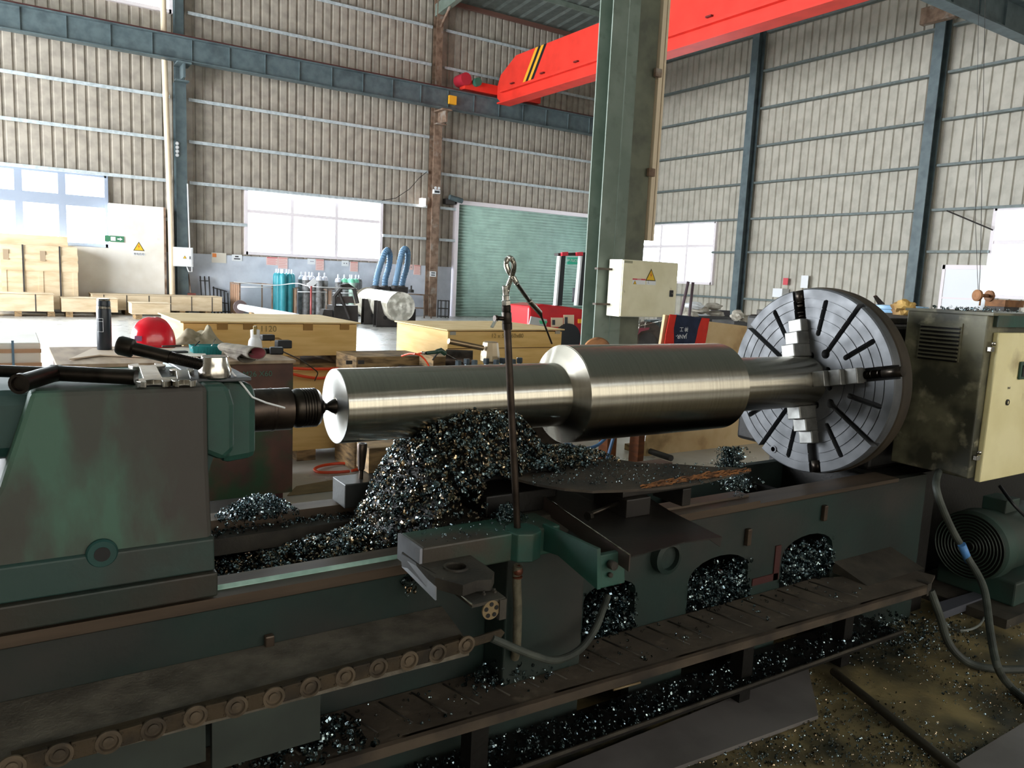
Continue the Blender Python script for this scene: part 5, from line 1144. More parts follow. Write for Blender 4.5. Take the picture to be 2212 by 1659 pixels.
q = A(1479, 711, 'y', 5.12); text('back_characters', '神 工', M_sign, t, (q.x, 5.128, q.z), UPS, .05)

# ============================================================ far side of the hall
def fl_(px, py): return A(px, py, 'z', 0)
# long low crates on pallets
FC = [((0, 676), (117, 676), 637, .06, 1.0, 3, 'pale strapped crate at the far left edge of the floor'), ((134, 683), (255, 683), 647, .05, .9, 0, 'pale unstrapped crate behind the thermos'),
      ((285, 686), (368, 686), 657, .04, .7, 0, 'small pale crate in front of the long strapped crate'), ((200, 678), (480, 678), 641, .05, 1.0, 6, 'very long pale strapped crate right of the thermos')]
for (a, c, ty, ph, dp, ns, lab) in FC:
    yy = 24.0 if c[0] != 480 else 25.2
    if c[0] == 368: yy = 23.3
    p = A(a[0], a[1], 'y', yy); q = A(c[0], c[1], 'y', yy); top = A(c[0], ty if c[0] != 480 else 643, 'y', yy).z
    xx0 = p.x if a[0] else -1.5; zz = .14
    t = crate('strapped_crate', lab, xx0, q.x, yy, yy+dp, zz, top, M_crate, group='pale crates on pallets by the left wall', lid=.02, lidm=M_crate)
    k = xx0+.1; b = MB()
    while k < q.x-.1:
        b = MB(); b.box(k, k+.16, yy+.02, yy+dp-.02, 0, .14); b.build('pallet_block', M_woodd, t); k += .75
    for i in range(ns):
        x = xx0+(q.x-xx0)*(i+.5)/ns; b = MB(); b.box(x-.012, x+.012, yy-.006, yy, zz, top+.02); b.build('strap', M_charcoal, t)
# tall stack
p = A(5, 640, 'y', 25.4); q = A(170, 640, 'y', 25.4); zt0 = A(90, 531, 'y', 25.4).z
t = crate('tall_strapped_crate', 'tall pale crate with two dark straps at the far left', p.x, q.x, 25.4, 26.3, .12, zt0, M_crate)
b = MB()
for z0_, z1_ in ((.12, .4), (zt0-.38, zt0-.25), (zt0-.7, zt0-.45)): b.box(p.x-.01, q.x+.01, 25.38, 25.4, z0_, z1_)
for s in (0, .47, .93): x = p.x+(q.x-p.x)*s; b.box(x, x+.12, 25.385, 25.4, .4, zt0-.7)
b.build('battens', M_crate, t)
for s in (.28, .76): x = p.x+(q.x-p.x)*s; b = MB(); b.box(x-.02, x+.02, 25.36, 25.38, .12, zt0+.01); b.build('strap', M_charcoal, t)
for s in (.03, .5): x = p.x+(q.x-p.x)*s; b = MB(); b.box(x, x+.13, 25.375, 25.38, zt0-.42, zt0-.14); b.build('knot_stain', mat('stain_brown', '#a08c72'), t)
b = MB(); b.box(p.x-.4, q.x-.18, 26.3, 26.44, .12, A(80, 508, 'y', 26.3).z); o = b.build('tall_crate', M_crate); tag(o, 'second tall pale crate behind the strapped one, topmost edge against window', 'crate')
# bright pallet goods lower left
t = thing('wrapped_pallet_box', 'bright pale wrapped box at the left edge below the floor glare', 'box', tuple(A(40, 800, 'y', 6)))
q = A(88, 760, 'y', 7.0); zq = A(85, 735, 'y', 7.0).z
b = MB(); b.box(-1.2, q.x, 7.0, 8.0, .0, zq-.02); b.build('box_body', M_white, t, bev=.01)
for py in (758, 788): zz = A(40, py, 'y', 7.0).z; b = MB(); b.box(-1.2, q.x+.005, 6.985, 7.0, zz-.015, zz+.015); b.build('brown_band', mat('band_brown', '#c09878', .6), t)
x = A(28, 760, 'y', 7).x; b = MB(); b.box(x-.008, x+.008, 6.98, 6.985, 0, zq); b.build('strap', M_hoseblue, t)

# gas cylinders
def gas_cylinder(lab, px, yy, body, sh, group, hgt=1.38, r=.112, proto=[None]):
    x = A(px, 640, 'y', yy).x
    t = thing('gas_cylinder', lab, 'gas cylinder', (x, yy, 0), group)
    b = MB(); b.lathe([(r*.95, 0), (r, .02), (r, hgt-.16), (r, hgt-.14)], (x, yy, 0), n=20); b.build('body', body, t)
    b = MB(); b.lathe([(r, hgt-.14), (r*.93, hgt-.07), (r*.7, hgt-.02), (r*.4, hgt)], (x, yy, 0), n=20); b.build('shoulder', sh, t)
    b = MB(); b.lathe([(r*.3, hgt), (r*.33, hgt+.03), (r*.33, hgt+.1), (r*.2, hgt+.13)], (x, yy, 0), n=12); b.build('valve_cap', M_wcyl, t)
    return t
for i, (px, yy) in enumerate(((597, 26.2), (602, 25.95), (607.5, 26.2), (611, 25.3), (619, 26.0), (625, 25.4), (630, 25.95))):
    gas_cylinder(('teal gas cylinder, %s from the left of the teal group' % ('first', 'second', 'third', 'fourth and nearest', 'fifth', 'sixth', 'seventh and rightmost')[i]), px, yy, M_tealcyl, M_tealcyl, 'teal gas cylinders', 1.42)
for i, (px, yy) in enumerate(((651, 26.3), (660, 25.4), (668, 26.1), (674, 25.5), (689, 25.4), (701, 25.5))):
    gas_cylinder('grey gas cylinder with white shoulder, %s from the left' % ('first', 'second', 'third', 'fourth', 'fifth', 'sixth')[i], px, yy, M_greycyl, M_wcyl, 'grey white shouldered gas cylinders', 1.36)
for i, (px, yy, sh) in enumerate(((730, 25.5, M_wcyl), (743.5, 25.5, M_mcyl), (756, 26.1, M_mcyl), (760, 25.3, M_mcyl), (768.5, 25.9, M_mcyl), (775, 26.2, M_greycyl))):
    gas_cylinder(('grey gas cylinder with pale shoulder at left of the mint group', 'grey gas cylinder with mint shoulder, leftmost mint one', 'mint shouldered cylinder partly behind the front pale green one', 'pale green gas cylinder in front of the mint group', 'mint shouldered cylinder right of the pale green one', 'darkest gas cylinder at right end of the mint group')[i], px, yy, M_greycyl if i != 3 else mat('pale_green_body', '#a9c4b5', .5), sh, 'mint shouldered gas cylinders', 1.33)
# cylinder racks
def rack(lab, pa, pb, yy, dp, h, m, nb):
    x0 = A(pa, 640, 'y', yy).x; x1 = A(pb, 640, 'y', yy).x; t = thing('cylinder_rack', lab, 'rack', (x0, yy, 0), 'gas cylinder racks')
    b = MB()
    for x in (x0, x1):
        for y in (yy, yy+dp): b.box(x-.02, x+.02, y-.02, y+.02, 0, h)
    b.box(x0, x1, yy+dp-.02, yy+dp+.02, h-.04, h); b.box(x0-.02, x0+.02, yy, yy+dp, h-.04, h); b.box(x1-.02, x1+.02, yy, yy+dp, h-.04, h); b.build('frame', m, t)
    for k in range(nb):
        y = yy+dp*(k+.5)/nb; b = MB(); b.box(x0-.015, x0+.015, y-.05, y+.05, .05, h-.05); b.build('side_board', mat('rack_tan', '#a98468', .7), t)
    b = MB(); b.tube([(x0, yy, h-.12), (x1, yy-.05, h-.1)], .015, 6); b.build('chain_rail', M_sign, t)
rack('open rack with tan slatted side, leftmost of the cylinder racks', 518, 588, 25.1, 1.2, 1.05, M_rust, 5)
rack('rack round the grey cylinders in the middle', 640, 705, 25.15, 1.1, .95, M_rust, 5)
rack('rack round the mint shouldered cylinders, rightmost rack', 716, 782, 25.15, 1.1, .95, M_rust, 5)
# leaning iron frames
for i, (px0, px1, ty, by, lab) in enumerate(((437, 456, 597, 650, 'upright dark iron ladder frame against the dado wall'), (466, 497, 620, 665, 'leaning dark iron grid frame left of the cylinder rack'))):
    t = thing('iron_frame', lab, 'frame', tuple(A(px0, by, 'y', 26.3))); b = MB()
    x0 = A(px0, by, 'y', 26.3).x; x1 = A(px1, by, 'y', 26.3).x; zt2 = A(px0, ty, 'y', 26.5).z; n_ = 3 if i == 0 else 5
    for k in range(n_): x = x0+(x1-x0)*k/(n_-1); b.tube([(x-.04*i, 26.3, 0), (x+.03, 26.75, zt2-.05*k*i)], .022, 6)
    for s in ((.2, .88) if i == 0 else (.1, .45, .97)): b.tube([(x0, 26.3+.45*s, zt2*s), (x1, 26.3+.45*s, (zt2-.12*i)*s)], .018, 6)
    b.build('bars', M_charcoal, t)
t = thing('fire_broom', 'reddish brown broom leaning by the blue column', 'broom', tuple(A(413, 640, 'y', 26.5)))
b = MB(); b.tube([A(407, 592, 'y', 26.7), A(413, 640, 'y', 26.4)], .02, 6); b.build('handle', M_rust, t); q = A(414, 640, 'y', 26.4); b = MB(); b.box(q.x-.12, q.x+.12, 26.35, 26.45, q.z-.25, q.z+.1); b.build('head', mat('broom_head', '#7a4038', .8), t)
# white pole with flange
t = thing('flanged_pole', 'long white pole with dark round flange lying on the far floor', 'pole', tuple(A(518, 662, 'y', 22.5)))
p = A(519, 663, 'y', 23.0); q = A(640, 690, 'y', 16.5); d = (q-p).normalized()
b = MB(); b.tube([p, q], .1, 16, rf=lambda s: .09+.04*s); b.build('shaft', M_sign, t); b = MB(); b.lathe([(.19, -.03), (.2, 0), (.19, .03)], p, d, 28); b.build('flange', mat('flange_dark', '#5a4a48', .6), t)
b = MB(); k = p+d*2.2; b.box(k.x-.15, k.x+.1, k.y-.2, k.y+.1, 0, k.z-.05); b.build('support_block', M_woodd, t)
# barrier posts and ribbon
t = thing('barrier_post', 'slim red and white post with tilted pale plate before the cylinders', 'post', tuple(A(672, 686, 'y', 21.5)))
q = A(672, 640, 'y', 21.5); b = MB(); b.tube([(q.x, 21.5, 0), (q.x, 21.5, A(672, 618, 'y', 21.5).z)], .03, 8); b.build('pole', mat('post_red', '#9a4a48', .5), t)
q = A(674, 612, 'y', 21.5); b = MB(); b.obox(q, (.28, .02, .16), Matrix.Rotation(-.7, 3, 'Y')); b.build('plate', M_sign, t)
hose_obj('barrier_ribbon', [A(505, 609, 'y', 24.6), A(590, 616, 'y', 24.6), A(640, 612, 'y', 24.2), A(676, 619, 'y', 21.6), A(770, 623, 'y', 22)], .014, M_sign, 'thin pale ribbon strung before the gas cylinders', 'ribbon', n=5)
# blue ducts
for i, (P_, lab) in enumerate((([(811, 618), (815, 595), (824, 565), (832, 545), (838, 541), (842, 552), (840, 575), (833, 600), (831, 618)], 'blue ribbed duct hose arched above the wrapped roll, left one'), ([(853, 618), (858, 595), (865, 560), (870, 542), (876, 538), (881, 548), (879, 575), (872, 600), (868, 618)], 'blue ribbed duct hose arched above the wrapped roll, right one'))):
    P3 = smooth_path([A(px, py, 'y', 24.2+.06*k) for k, (px, py) in enumerate(P_)], 8); t = thing('duct_hose', lab, 'hose', tuple(P3[0]), 'blue fume duct hoses')
    b = MB(); n_ = len(P3); b.tube(P3, .1, 12, rf=lambda s: .108 if int(s*(n_-1)) % 2 else .094); b.build('hose', M_hoseblue, t)
    b = MB(); c_ = (P3[0]+P3[-1])/2; b.obox(c_+Vector((0, 0, -.12)), (.55, .4, .2)); b.lathe([(.12, 0), (.12, .1)], P3[0]+Vector((0, 0, -.08)), n=14); b.lathe([(.12, 0), (.12, .1)], P3[-1]+Vector((0, 0, -.08)), n=14); b.build('fan_unit', M_charcoal, t)
    b = MB(); b.box(c_.x-.25, c_.x+.25, c_.y-.2, c_.y+.2, 0, c_.z-.22); b.build('cart', M_charcoal, t)
# wrapped roll on cradles
ce = A(866, 663, 'y', 20.6); d = Vector((-.33, .944, 0)).normalized()
d = Vector((.02, 1, 0)); 
far = A(795, 643, 'y', 23.3); d = (far-ce); Lr = d.length; d.normalize(); d.z = 0
t = thing('wrapped_roll', 'large drum wrapped in creased translucent plastic on black cradles', 'wrapped drum', tuple(ce))
sd = d.cross(Vector((0, 0, 1))).normalized(); upv = Vector((0, 0, 1)); RR = .43
def rollf(u, v):
    a = 2*PI*u; r = RR*(1+.05*noise.noise(Vector((math.cos(a)*2, math.sin(a)*2, v*5)))+.015*math.sin(v*60+2*math.sin(a)))
    return ce+d*(Lr*v)+sd*r*math.cos(a)+upv*r*math.sin(a)
b = MB(); b.grid(rollf, 48, 40); b.build('wrapping', M_wrap, t)
b = MB(); b.grid(lambda u, v: ce-d*(.02+.03*noise.noise(Vector((u*4, v*4, 0))))+(sd*math.cos(2*PI*u)+upv*math.sin(2*PI*u))*RR*(1-v)*1., 48, 10); b.build('end_wrap', mat('plastic_end', '#a5a396', .25, 0, '#d8d6ca', 6, .4, .6, bump=1, bscale=8), t)
b = MB(); b.grid(lambda u, v: ce+d*Lr+(sd*math.cos(2*PI*u)+upv*math.sin(2*PI*u))*RR*1.12*(1-v), 32, 3); b.build('far_flange', M_wrap, t)
for i, s in enumerate((.12, .5)):
    c_ = ce+d*(Lr*s); t2 = thing('cradle', ('black steel cradle under the near end of the wrapped drum', 'black steel cradle under the middle of the wrapped drum')[i], 'cradle', (c_.x, c_.y, 0), 'drum cradles')
    pts = [(-.62, 0), (.62, 0), (.62, .55), (.5, .55)]+[(RR*1.05*math.cos(a), c_.z+RR*1.05*math.sin(a)) for a in [-.5-2.14*k/8 for k in range(9)]]+[(-.5, c_.z+.15), (-.6, c_.z+.15)]
    for o_ in (0, .25):
        b = MB(); b.slab([c_+sd*u+Vector((0, 0, v-c_.z))+d*o_ for u, v in pts], d*.02); b.build('plate', M_charcoal, t2)
    b = MB(); b.lathe([(.06, 0), (.06, .004)], c_+sd*-.35+Vector((0, 0, .28-c_.z))-d*.005, -d, 16); b.build('plate_hole', M_dark, t2)
    b = MB(); b.slab([c_+sd*-.62+Vector((0, 0, .02-c_.z)), c_+sd*.62+Vector((0, 0, .02-c_.z)), c_+sd*.62+Vector((0, 0, .02-c_.z))+d*.25, c_+sd*-.62+Vector((0, 0, .02-c_.z))+d*.25], (0, 0, .02)); b.build('base', M_charcoal, t2)
# black machine left of roll
t = thing('lifting_frame', 'black bent steel frame with diagonal bar left of wrapped drum', 'frame', tuple(A(745, 690, 'y', 22)))
P = lambda px, py, y=22.: A(px, py, 'y', y)
b = MB(); b.slab([P(722, 660), P(773, 660), P(774, 700), P(720, 700)], (0, .6, 0)); b.slab([P(700, 668), P(718, 670), P(718, 690), P(694, 690)], (0, .3, 0)); b.build('lower_box', M_charcoal, t)
b = MB(); b.tube([P(722, 662), P(722, 640), P(735, 625), P(736, 618), P(752, 616), P(765, 625), P(772, 655)], .06, 6); b.tube([P(732, 632), P(755, 688)], .05, 6); b.tube([P(736, 622, 22.4), P(760, 622, 22.4)], .05, 6); b.build('bent_frame', M_charcoal, t)
b = MB(); b.slab([P(728, 640), P(762, 640), P(766, 655), P(726, 655)], (0, .05, 0)); b.build('panel', mat('panel_brown', '#4a4240', .6), t)
# trolley frame right of the roll, wire basket
t = thing('steel_table', 'dark steel tube table by the wall left of the rusty column', 'table', tuple(A(915, 680, 'y', 25.5))); P = lambda px, py: A(px, py, 'y', 25.3)
b = MB(); b.tube([P(882, 635), P(931, 638)], .025, 5); b.tube([P(884, 636), P(884, 688)], .025, 5); b.tube([P(931, 638), P(931, 690)], .025, 5); b.tube([P(916, 637), P(916, 689)], .025, 5); b.tube([P(897, 665), P(916, 666)], .025, 5); b.build('tube_frame', M_rust, t)
b = MB(); q = P(888, 632); b.lathe([(.1, 0), (.1, .1), (.03, .12), (.03, .25)], q, n=12); tag(b.build('small_jack', M_charcoal), 'small dark jack standing at the end of steel tube table', 'jack')
t = thing('wire_cage', 'round dark wire cage standing left of the roller shutter', 'cage', tuple(A(957, 682, 'y', 25.8))); b = MB(); q = A(957, 682, 'y', 25.8); b.v = []
for k in range(8): a = 2*PI*k/8; b.tube([(q.x+.22*math.cos(a), 25.8+.22*math.sin(a), 0), (q.x+.22*math.cos(a), 25.8+.22*math.sin(a), .66)], .013, 5)
for z in (.05, .35, .64): b.tube([(q.x+.22*math.cos(a), 25.8+.22*math.sin(a), z) for a in [2*PI*k/20 for k in range(20)]], .012, 5, closed=True)
b.build('wires', M_charcoal, t)
# forklift
YF_ = 14.0; P = lambda px, py, y=YF_: A(px, py, 'y', y)
t = thing('forklift', 'red forklift truck with dark mast left of the near column', 'forklift', tuple(P(1200, 740)))
b = MB(); pts = [P(1143, 661), P(1175, 657), P(1215, 661), P(1262, 668), P(1262, 748), P(1148, 748), P(1141, 705)]; b.slab(pts, (0, .9, 0)); b.build('body', M_trolley, t, bev=.05)
b = MB(); b.slab([P(1146, 683), P(1180, 690), P(1178, 705), P(1142, 700)], (0, -.03, 0)); b.build('grey_panel', mat('grey_vehicle_panel', '#b4b4b0', .4), t)
b = MB(); b.slab([P(1163, 692), P(1181, 694), P(1177, 700), P(1165, 699)], (0, -.04, 0)); b.build('green_lamp', mat('green_lamp', '#3cb07a', .4), t)
for a, c, e, g_ in ((1190, 686, 1215, 706), (1217, 680, 1239, 716)):
    b = MB(); b.slab([P(a, c), P(e, c), P(e, g_), P(a, g_)], (0, -.02, 0)); lb = b.build('label_sheet', mat('cream_label', '#e0c9a8', .6), t); b = MB(); b.slab([P(a+3, c+5, YF_-.025), P(a+9, c+5, YF_-.025), P(a+9, g_-4, YF_-.025), P(a+3, g_-4, YF_-.025)], (0, -.005, 0)); b.build('label_print', M_ink, lb)
for px0, px1, m in ((1213, 1205, M_black), (1259, 1250, M_black)):
    b = MB(); b.slab([P(px0, 552), P(px0+9, 552), P(px1+9, 660), P(px1, 660)], (0, .12, 0)); b.build('mast', m, t)
    b = MB(); b.slab([P(px0-4, 553), P(px0-.5, 553), P(px1-1, 660), P(px1-5, 660)], (0, .1, 0)); b.build('mast_edge', M_sign, t)
b = MB(); b.slab([P(1206, 547), P(1266, 545), P(1266, 552), P(1206, 553)], (0, .15, 0)); b.build('top_guard', M_charcoal, t)
for a in (1211, 1243): b = MB(); b.slab([P(a, 545), P(a+13, 544), P(a+13, 552), P(a, 553)], (0, -.06, 0)); b.build('red_lamp', mat('red_lamp', '#dd3344', .3), t)
b = MB(); b.slab([P(1225, 556), P(1247, 556), P(1246, 571), P(1225, 571)], (0, -.02, 0)); b.build('green_plate', mat('turquoise_plate', '#35c7a4', .4), t)
q = P(1236, 563, YF_-.04); text('plate_lettering', '6P-7UC5', M_sign, t, (q.x, q.y, q.z), FRONT, .085)
b = MB(); b.cyl(P(1243, 622, 14.3), P(1242, 652, 14.3), .07, 12); b.build('extinguisher', M_ink, t)
q = P(1222, 748); b = MB(); b.cyl((q.x, 13.9, .3), (q.x, 14.15, .3), .34, 24); b.build('wheel', M_black, t)
b = MB(); b.slab([P(1248, 689), P(1256, 689), P(1256, 698), P(1248, 698)], (0, -.03, 0)); b.build('yellow_reflector', M_yellow, t)
# cart wheel behind column base, sacks, bars
P = lambda px, py, y=11.8: A(px, py, 'y', y)
t = thing('hand_cart', 'cart with dark rubber wheel and red mudguard under the electric cabinet', 'cart', tuple(P(1397, 760)))
q = P(1397, 752); b = MB(); b.lathe([(.2, 0), (.37, .02), (.42, .05), (.42, .12), (.37, .15), (.2, .16)], (q.x, q.y, .42), (0.3, 1, 0), 40); b.build('wheel', mat('tyre', '#4a4038', .8, 0, '#38302a', 10, bump=.5, bscale=50), t)
b = MB(); b.lathe([(.2, -.01), (.03, -.02)], (q.x, q.y, .42), (0.3, 1, 0), 24); b.build('hub', M_charcoal, t)
b = MB(); b.slab([P(1368, 716), P(1376, 710), P(1416, 706), P(1416, 709), P(1385, 716), P(1368, 733)], (0, .08, 0)); b.build('mudguard', mat('dull_crimson', '#8f3a4a', .5), t)
b = MB(); b.tube([P(1383, 690), P(1378, 720)], .01, 6); b.tube([P(1396, 690), P(1392, 710)], .01, 6); b.tube([P(1428, 690), P(1412, 740)], .005, 5); b.tube([P(1377, 705), P(1435, 692)], .012, 6); b.build('frame_tubes', M_chrome, t)
b = MB(); b.slab([P(1405, 692, 12.4), P(1437, 690, 12.4), P(1437, 765, 12.4), P(1412, 765, 12.4)], (0, .2, 0)); b.build('dark_box', mat('cart_box', '#22302f', .5), t)
t = thing('rusty_disc', 'curved rusty disc edge showing above the shaft beside column', 'disc', tuple(P(1300, 745, 8.5)))
q = P(1290, 758, 8.5); b = MB(); b.lathe([(.02, 0), (.19, .0), (.2, .03), (.02, .03)], q, (.5, .8, .3), 36); b.build('disc', M_spool, t)
b = MB(); b.box(q.x-.1, q.x+.1, q.y-.05, q.y+.2, 0, q.z-.05); b.build('stand', M_charcoal, t)
P = lambda px, py, y=15.: A(px, py, 'y', y)
for i, (px, py, sx, lab) in enumerate(((1500, 660, 1., 'topmost white sack left of the gable column'), (1515, 670, .9, 'white sack lying right below the topmost sack'), (1540, 662, 1., 'white sack next to the dark square box'), (1490, 680, .9, 'lowest white sack behind the red jacket'), (1545, 678, 1., 'pale sack under the one beside the square box'))):
    q = P(px, py); b = MB(); b.blob(q, (.28*sx, .22, .1), .2, 1.6, 3, i); tag(b.build('white_sack', M_sack if i else M_sign), lab, 'sack', 'white sacks by the right wall')
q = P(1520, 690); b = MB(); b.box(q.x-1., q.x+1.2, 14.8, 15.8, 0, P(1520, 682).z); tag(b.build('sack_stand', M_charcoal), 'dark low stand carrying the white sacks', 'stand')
b = MB(); b.slab([P(1553, 671), P(1577, 671), P(1577, 700), P(1553, 700)], (0, .3, 0)); tag(b.build('square_box', mat('dark_box_brown', '#2e2426', .6)), 'dark square box at the right of white sacks', 'box')
P = lambda px, py, y=12.6: A(px, py, 'y', y)
for i, (px, py) in enumerate(((1592, 682), (1610, 690))):
    q = P(px, py); b = MB(); b.blob(q, (.16, .14, .12), .35, 1.8, 3, i+9); tag(b.build('rag_bundle', M_sack), ('grey rag bundle left of the faceplate edge, left one', 'grey rag bundle touching the faceplate edge, right one')[i], 'bundle', 'rag bundles beside the faceplate')
q = P(1600, 700); b = MB(); b.box(q.x-.35, q.x+.6, 12.5, 13.2, 0, P(1600, 694).z); tag(b.build('bundle_bench', M_charcoal), 'dark bench top holding the grey rag bundles', 'bench')
P = lambda px, py, y=13.: A(px, py, 'y', y)
for i, (a, c) in enumerate((((1487, 608), (1468, 692)), ((1497, 610), (1488, 692)))):
    b = MB(); u = P(*c); d = P(*a)-u; b.tube([u-d*(u.z/d.z), P(*a)], .035, 6); tag(b.build('leaning_bar', mat('dark_bar', '#55444a', .6)), ('dark steel bar leaning before the right window, left of two', 'dark steel bar leaning before the right window, right of two')[i], 'bar', 'leaning bars')
# right wall bits
t = thing('wall_calendar', 'small white sheet pinned on the right wall above faceplate', 'notice', tuple(A(1736, 608, 'x', 22.7))); q = A(1738, 608, 'x', 22.75); b = MB(); b.box(22.74, 22.76, q.y-.14, q.y+.14, q.z-.22, q.z+.2); b.build('sheet', M_sign, t)
q = A(1697, 608, 'x', 22.75); b = MB(); b.box(22.74, 22.76, q.y-.1, q.y+.1, q.z-.12, q.z+.12); tag(b.build('red_notice', M_rednote), 'tiny red notice on the right wall left of the white sheet', 'notice')
q = A(1679, 633, 'x', 22.5); b = MB(); b.box(22.5, 22.86, q.y-.2, q.y+.2, q.z-.14, q.z+.16); tag(b.build('white_box', M_sign), 'small white box on the right wall just above faceplate', 'box')
t = thing('white_cupboard', 'tall white panelled cupboard by the right wall behind cabinet', 'cupboard', (22.3, 11.8, 0)); p = A(2040, 572, 'x', 22.2); q = A(2122, 572, 'x', 22.2)
b = MB(); b.box(22.2, 22.6, q.y, p.y, 0, p.z); b.build('carcass', M_sign, t)
b = MB(); b.box(22.17, 22.2, q.y-.05, p.y+.05, p.z-.12, p.z); b.box(22.17, 22.2, p.y-.05, p.y+.03, 0, p.z); b.box(22.18, 22.2, q.y, p.y, p.z-.95, p.z-.9); b.build('trim', M_frame, t)
hose_obj('brace_wire', [A(2045, 455, 'x', 22.5), A(2145, 497, 'x', 22.5)], .02, M_charcoal, 'thin diagonal wire between gable column and right window', 'wire', n=4)
for i, px in enumerate((1738, 1745)): pass
# blue tub, rag and boards behind headstock
P = lambda px, py, y=4.6: A(px, py, 'y', y)
t = thing('blue_tub', 'blue plastic tub behind the faceplate rim', 'tub', tuple(P(1930, 700)))
q = P(1930, 700); rr_ = (P(1965, 665).x-P(1893, 665).x)/2; zt_ = P(1930, 660).z
b = MB(); b.lathe([(rr_*.8, zt_-.3), (rr_*.93, zt_-.04), (rr_*1.02, zt_-.035), (rr_*1.02, zt_), (rr_*.9, zt_), (rr_*.85, zt_-.05)], (q.x, q.y, 0), n=32, cap=False); b.build('tub', M_bluebin, t)
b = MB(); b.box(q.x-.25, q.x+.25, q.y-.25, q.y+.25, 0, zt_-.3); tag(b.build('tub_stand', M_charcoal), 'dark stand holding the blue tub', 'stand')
b = MB(); b.slab([P(1890, 640), P(1894, 638), P(1912, 657), P(1900, 658)], (0, .02, 0)); tag(b.build('scraper', M_brownm), 'brown scraper blade sticking out of the blue tub', 'scraper')
q = A(1950, 690, 'y', 2.6); b = MB(); b.blob((q.x, q.y, 1.53), (.07, .07, .055), .3, 2, 3, 4); tag(b.build('tan_rag', M_tan), 'dirty yellow rag lying on the headstock lid', 'rag')
q = A(2180, 655, 'y', 6.0); b = MB(); b.box(q.x-.13, q.x+.5, 6.0, 6.3, q.z-.06, q.z+.05); tag(b.build('rusty_beam', M_spool), 'rusty brown beam behind the cabinet below the window', 'beam')
b = MB(); b.box(q.x-.1, q.x+.4, 6.02, 6.28, 0, q.z-.06); tag(b.build('beam_stand', M_charcoal), 'dark stand below the rusty brown beam', 'stand')

# ============================================================ swarf
def chips(name, lab, N, pos, m, size=(.004, .010), seed=1, turns=(.6, 2.2), m2=None):
    rnd = random.Random(seed); b = MB(); v = []; f = []; mi = []
    for i in range(N):
        p = pos(rnd)
        if p is None: continue
        p = Vector(p); r = rnd.uniform(*size); w_ = rnd.uniform(.3, .9)*r; tn = rnd.uniform(*turns); ns = max(5, int(tn*7)); pitch = r*rnd.uniform(.2, 1.6)
        ax = Vector((rnd.gauss(0, 1), rnd.gauss(0, 1), rnd.gauss(0, .6))).normalized(); u = ax.orthogonal().normalized(); q = ax.cross(u); k = len(v)
        for j in range(ns+1):
            a = 2*PI*tn*j/ns; rr = r*(1-.25*j/ns); c = p+u*rr*math.cos(a)+q*rr*math.sin(a)+ax*pitch*tn*(j/ns-.5)
            v.append(c-ax*w_/2); v.append(c+ax*w_/2)
        for j in range(ns): f.append((k+2*j, k+2*j+2, k+2*j+3, k+2*j+1)); mi.append(1 if m2 and i % 3 == 0 else 0)
    me = bpy.data.meshes.new(name); me.from_pydata([tuple(x) for x in v], [], f); me.materials.append(m)
    if m2: me.materials.append(m2); me.polygons.foreach_set('material_index', mi)
    me.update(); o = bpy.data.objects.new(name, me); COL.objects.link(o); return tag(o, lab, 'metal chips', kind='stuff')
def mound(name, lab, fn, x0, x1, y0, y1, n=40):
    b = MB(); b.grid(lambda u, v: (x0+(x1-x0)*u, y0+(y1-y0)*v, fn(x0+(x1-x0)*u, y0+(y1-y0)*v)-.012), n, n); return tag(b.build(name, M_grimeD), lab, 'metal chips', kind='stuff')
def ss(x, a, b_): s = min(max((x-a)/(b_-a), 0), 1); return s*s*(3-2*s)
def hpile(x, y):
    cutb = 1-ss(y, 2.38, 2.47)*(1-ss(x, 1.14, 1.26))
    base = .645+.235*ss(x, .9, 1.12)*ss(y, 1.88, 1.95)*cutb
    pk = .37*cutb*ss(x, .90, 1.28)*math.exp(-((y-2.30)/(.16+(.17 if y < 2.3 else .05)*ss(x, .8, 1.2)))**2)*(1-.55*ss(x, .84, 1.06))*(1-.9*ss(x, 1.42, 1.6))
    low = .12*ss(x, .5, .85)*math.exp(-((y-2.2)/.25)**2)
    return base+pk+low+.02*noise.noise(Vector((x*14, y*14, 0)))
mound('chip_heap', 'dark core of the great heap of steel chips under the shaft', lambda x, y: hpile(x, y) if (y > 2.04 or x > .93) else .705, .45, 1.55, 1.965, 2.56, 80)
chips('steel_chips', 'great heap of curly blue grey steel chips between the bedways', 15000, lambda r: (lambda x, y: (x, y, hpile(x, y)+r.uniform(-.006, .012)) if (y > 2.05 or x > .93) and not (x > 1.2 and y < 1.96) else None)(r.uniform(.50, 1.50), 1.91+.64*r.random()), M_chip, (.0035, .009), 3, m2=M_chipw)
def onbox(x0, x1, y0, y1, z, k=.02):
    def f(r):
        x, y = r.gauss((x0+x1)/2, (x1-x0)/4), r.gauss((y0+y1)/2, (y1-y0)/4)
        e = max(0, 1-((x-(x0+x1)/2)/((x1-x0)/2))**2)*max(0, 1-((y-(y0+y1)/2)/((y1-y0)/2))**2)
        return (x, y, z+e*k*r.random()) if e > 0 else None
    return f
q = A(560, 1110, 'z', .78)
chips('steel_chips', 'small bluish heap of steel chips on the rear way', 700, onbox(q.x-.13, q.x+.13, 2.47, 2.62, .775, .07), M_chip, (.003, .008), 5)
chips('steel_chips', 'thin scatter of steel chips along the rear inner way', 250, lambda r: (r.uniform(.45, 1.0), r.uniform(2.47, 2.54), .738+r.random()*.01), M_chip, (.003, .006), 6)
chips('steel_chips', 'loose steel chips along the rear of the warped board', 2200, onbox(1.30, 1.80, 1.97, 2.2, .985, .05), M_chip, (.003, .008), 7, m2=M_chipw)
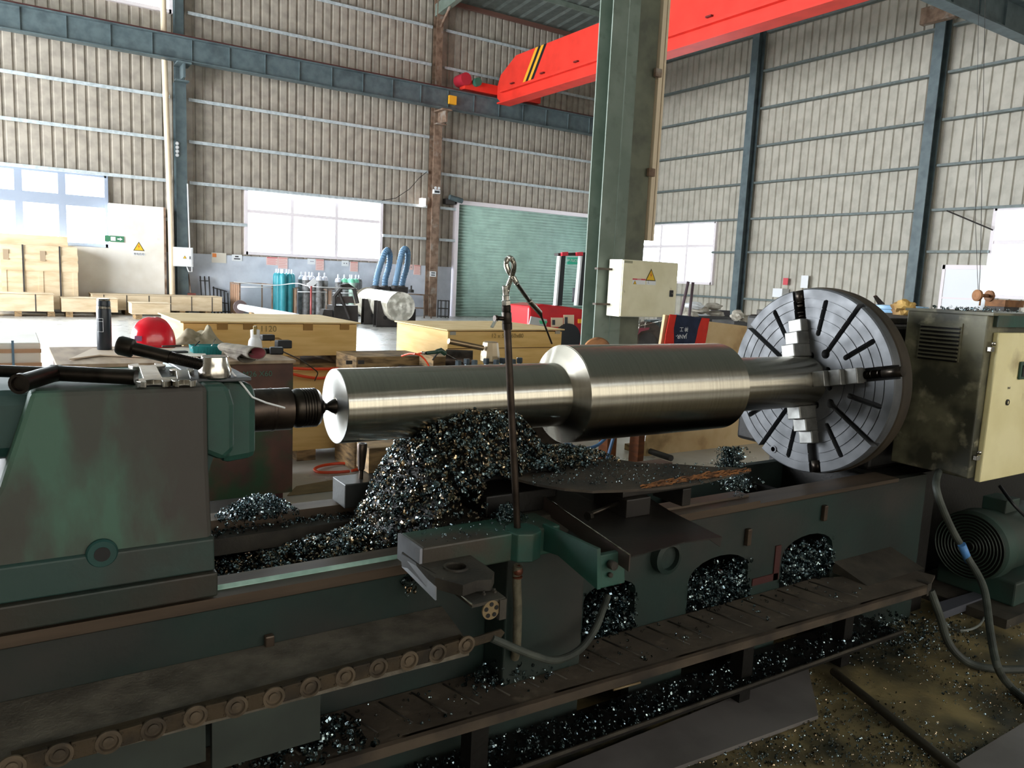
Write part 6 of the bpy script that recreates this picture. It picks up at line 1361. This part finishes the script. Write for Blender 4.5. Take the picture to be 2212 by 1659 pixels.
chips('steel_chips', 'fine steel chips strewn over the warped dark board', 500, lambda r: tuple(A(r.uniform(1150, 1560), r.uniform(1000, 1045), 'z', .978)), M_chip, (.0015, .004), 8)
q = A(1572, 975, 'z', .80)
chips('steel_chips', 'upright clump of steel chips near the faceplate foot', 700, lambda r: tuple(A(r.gauss(1578, 13), 1008-r.random()**1.3*42, 'y', 2.0+r.random()*.05)), M_chip, (.003, .007), 9)
chips('steel_chips', 'small clump of steel chips below the splintered board end', 350, lambda r: tuple(A(r.gauss(1590, 18), r.gauss(1043, 9), 'y', 1.97+r.random()*.05)), M_chip, (.003, .007), 10)
chips('steel_chips', 'few steel chips beside the coolant pipe foot on wing', 220, onbox(1.20, 1.30, 1.84, 1.93, .88, .045), M_chip, (.003, .007), 11)
chips('steel_chips', 'sparse steel crumbs on the carriage wing top', 60, lambda r: (r.uniform(.92, 1.3), r.uniform(1.78, 1.9), .878), M_chip, (.002, .004), 12)
for i, (xa_, xb_, zt_) in enumerate(holes):
    chips('steel_chips', 'tangled steel chips filling the %s arched bed opening' % ('left', 'middle', 'right')[i], 900, lambda r: (r.uniform(xa_, xb_), 1.93+r.random()*.06, .37+(r.random()**1.4)*(.02+.15*math.sin(PI*min(max((0.1+r.random()*.8), 0), 1)))), M_chip, (.004, .012), 13+i, turns=(.4, 1.6))
chips('steel_chips', 'steel chips below the tray on the running board', 500, onbox(.42, .78, 1.72, 1.9, .375, .06), M_chip, (.004, .010), 17)
chips('steel_chips', 'few steel chips beside the chain end on running board', 350, onbox(1.1, 1.42, 1.8, 1.93, .37, .07), M_chip, (.003, .009), 18)
chips('steel_chips', 'scattered steel crumbs on the running board', 260, lambda r: (lambda x: (x, r.uniform(1.74, 1.93), .366))(r.uniform(0, 3)), M_chip, (.002, .006), 19)
chips('steel_chips', 'wet steel chips lying in the black chip pan', 1500, lambda r: (lambda px: (lambda p: (p.x, p.y+r.random()*.16+.01, .128))(A(px, 1636-(px-1200)*.358, 'z', .12)))(r.uniform(700, 2000)), M_chip, (.003, .009), 20)
chips('steel_chips', 'steel chips scattered over the oily floor at lower right', 5200, lambda r: (lambda p: (p.x, p.y, .006+r.random()*.006) if noise.noise(Vector((p.x*2.2, p.y*2.2, 3)))+r.random()*.6 > .12 else None)(A(r.uniform(1450, 2260), 1300+360*r.random()**.6, 'z', .0)), M_chip, (.0015, .0055), 21, m2=M_chipw)
chips('steel_chips', 'small steel chips on top of the control cabinet', 120, lambda r: (r.uniform(3.66, 4.2), r.uniform(1.8, 2.05), 1.55+r.random()*.012), M_chip, (.002, .007), 22)
chips('steel_chips', 'dark steel chips heaped on the floor below the running board end', 1200, lambda r: tuple(A(r.gauss(1960, 80), r.gauss(1370, 25), 'z', .01)), M_chip, (.002, .007), 23)
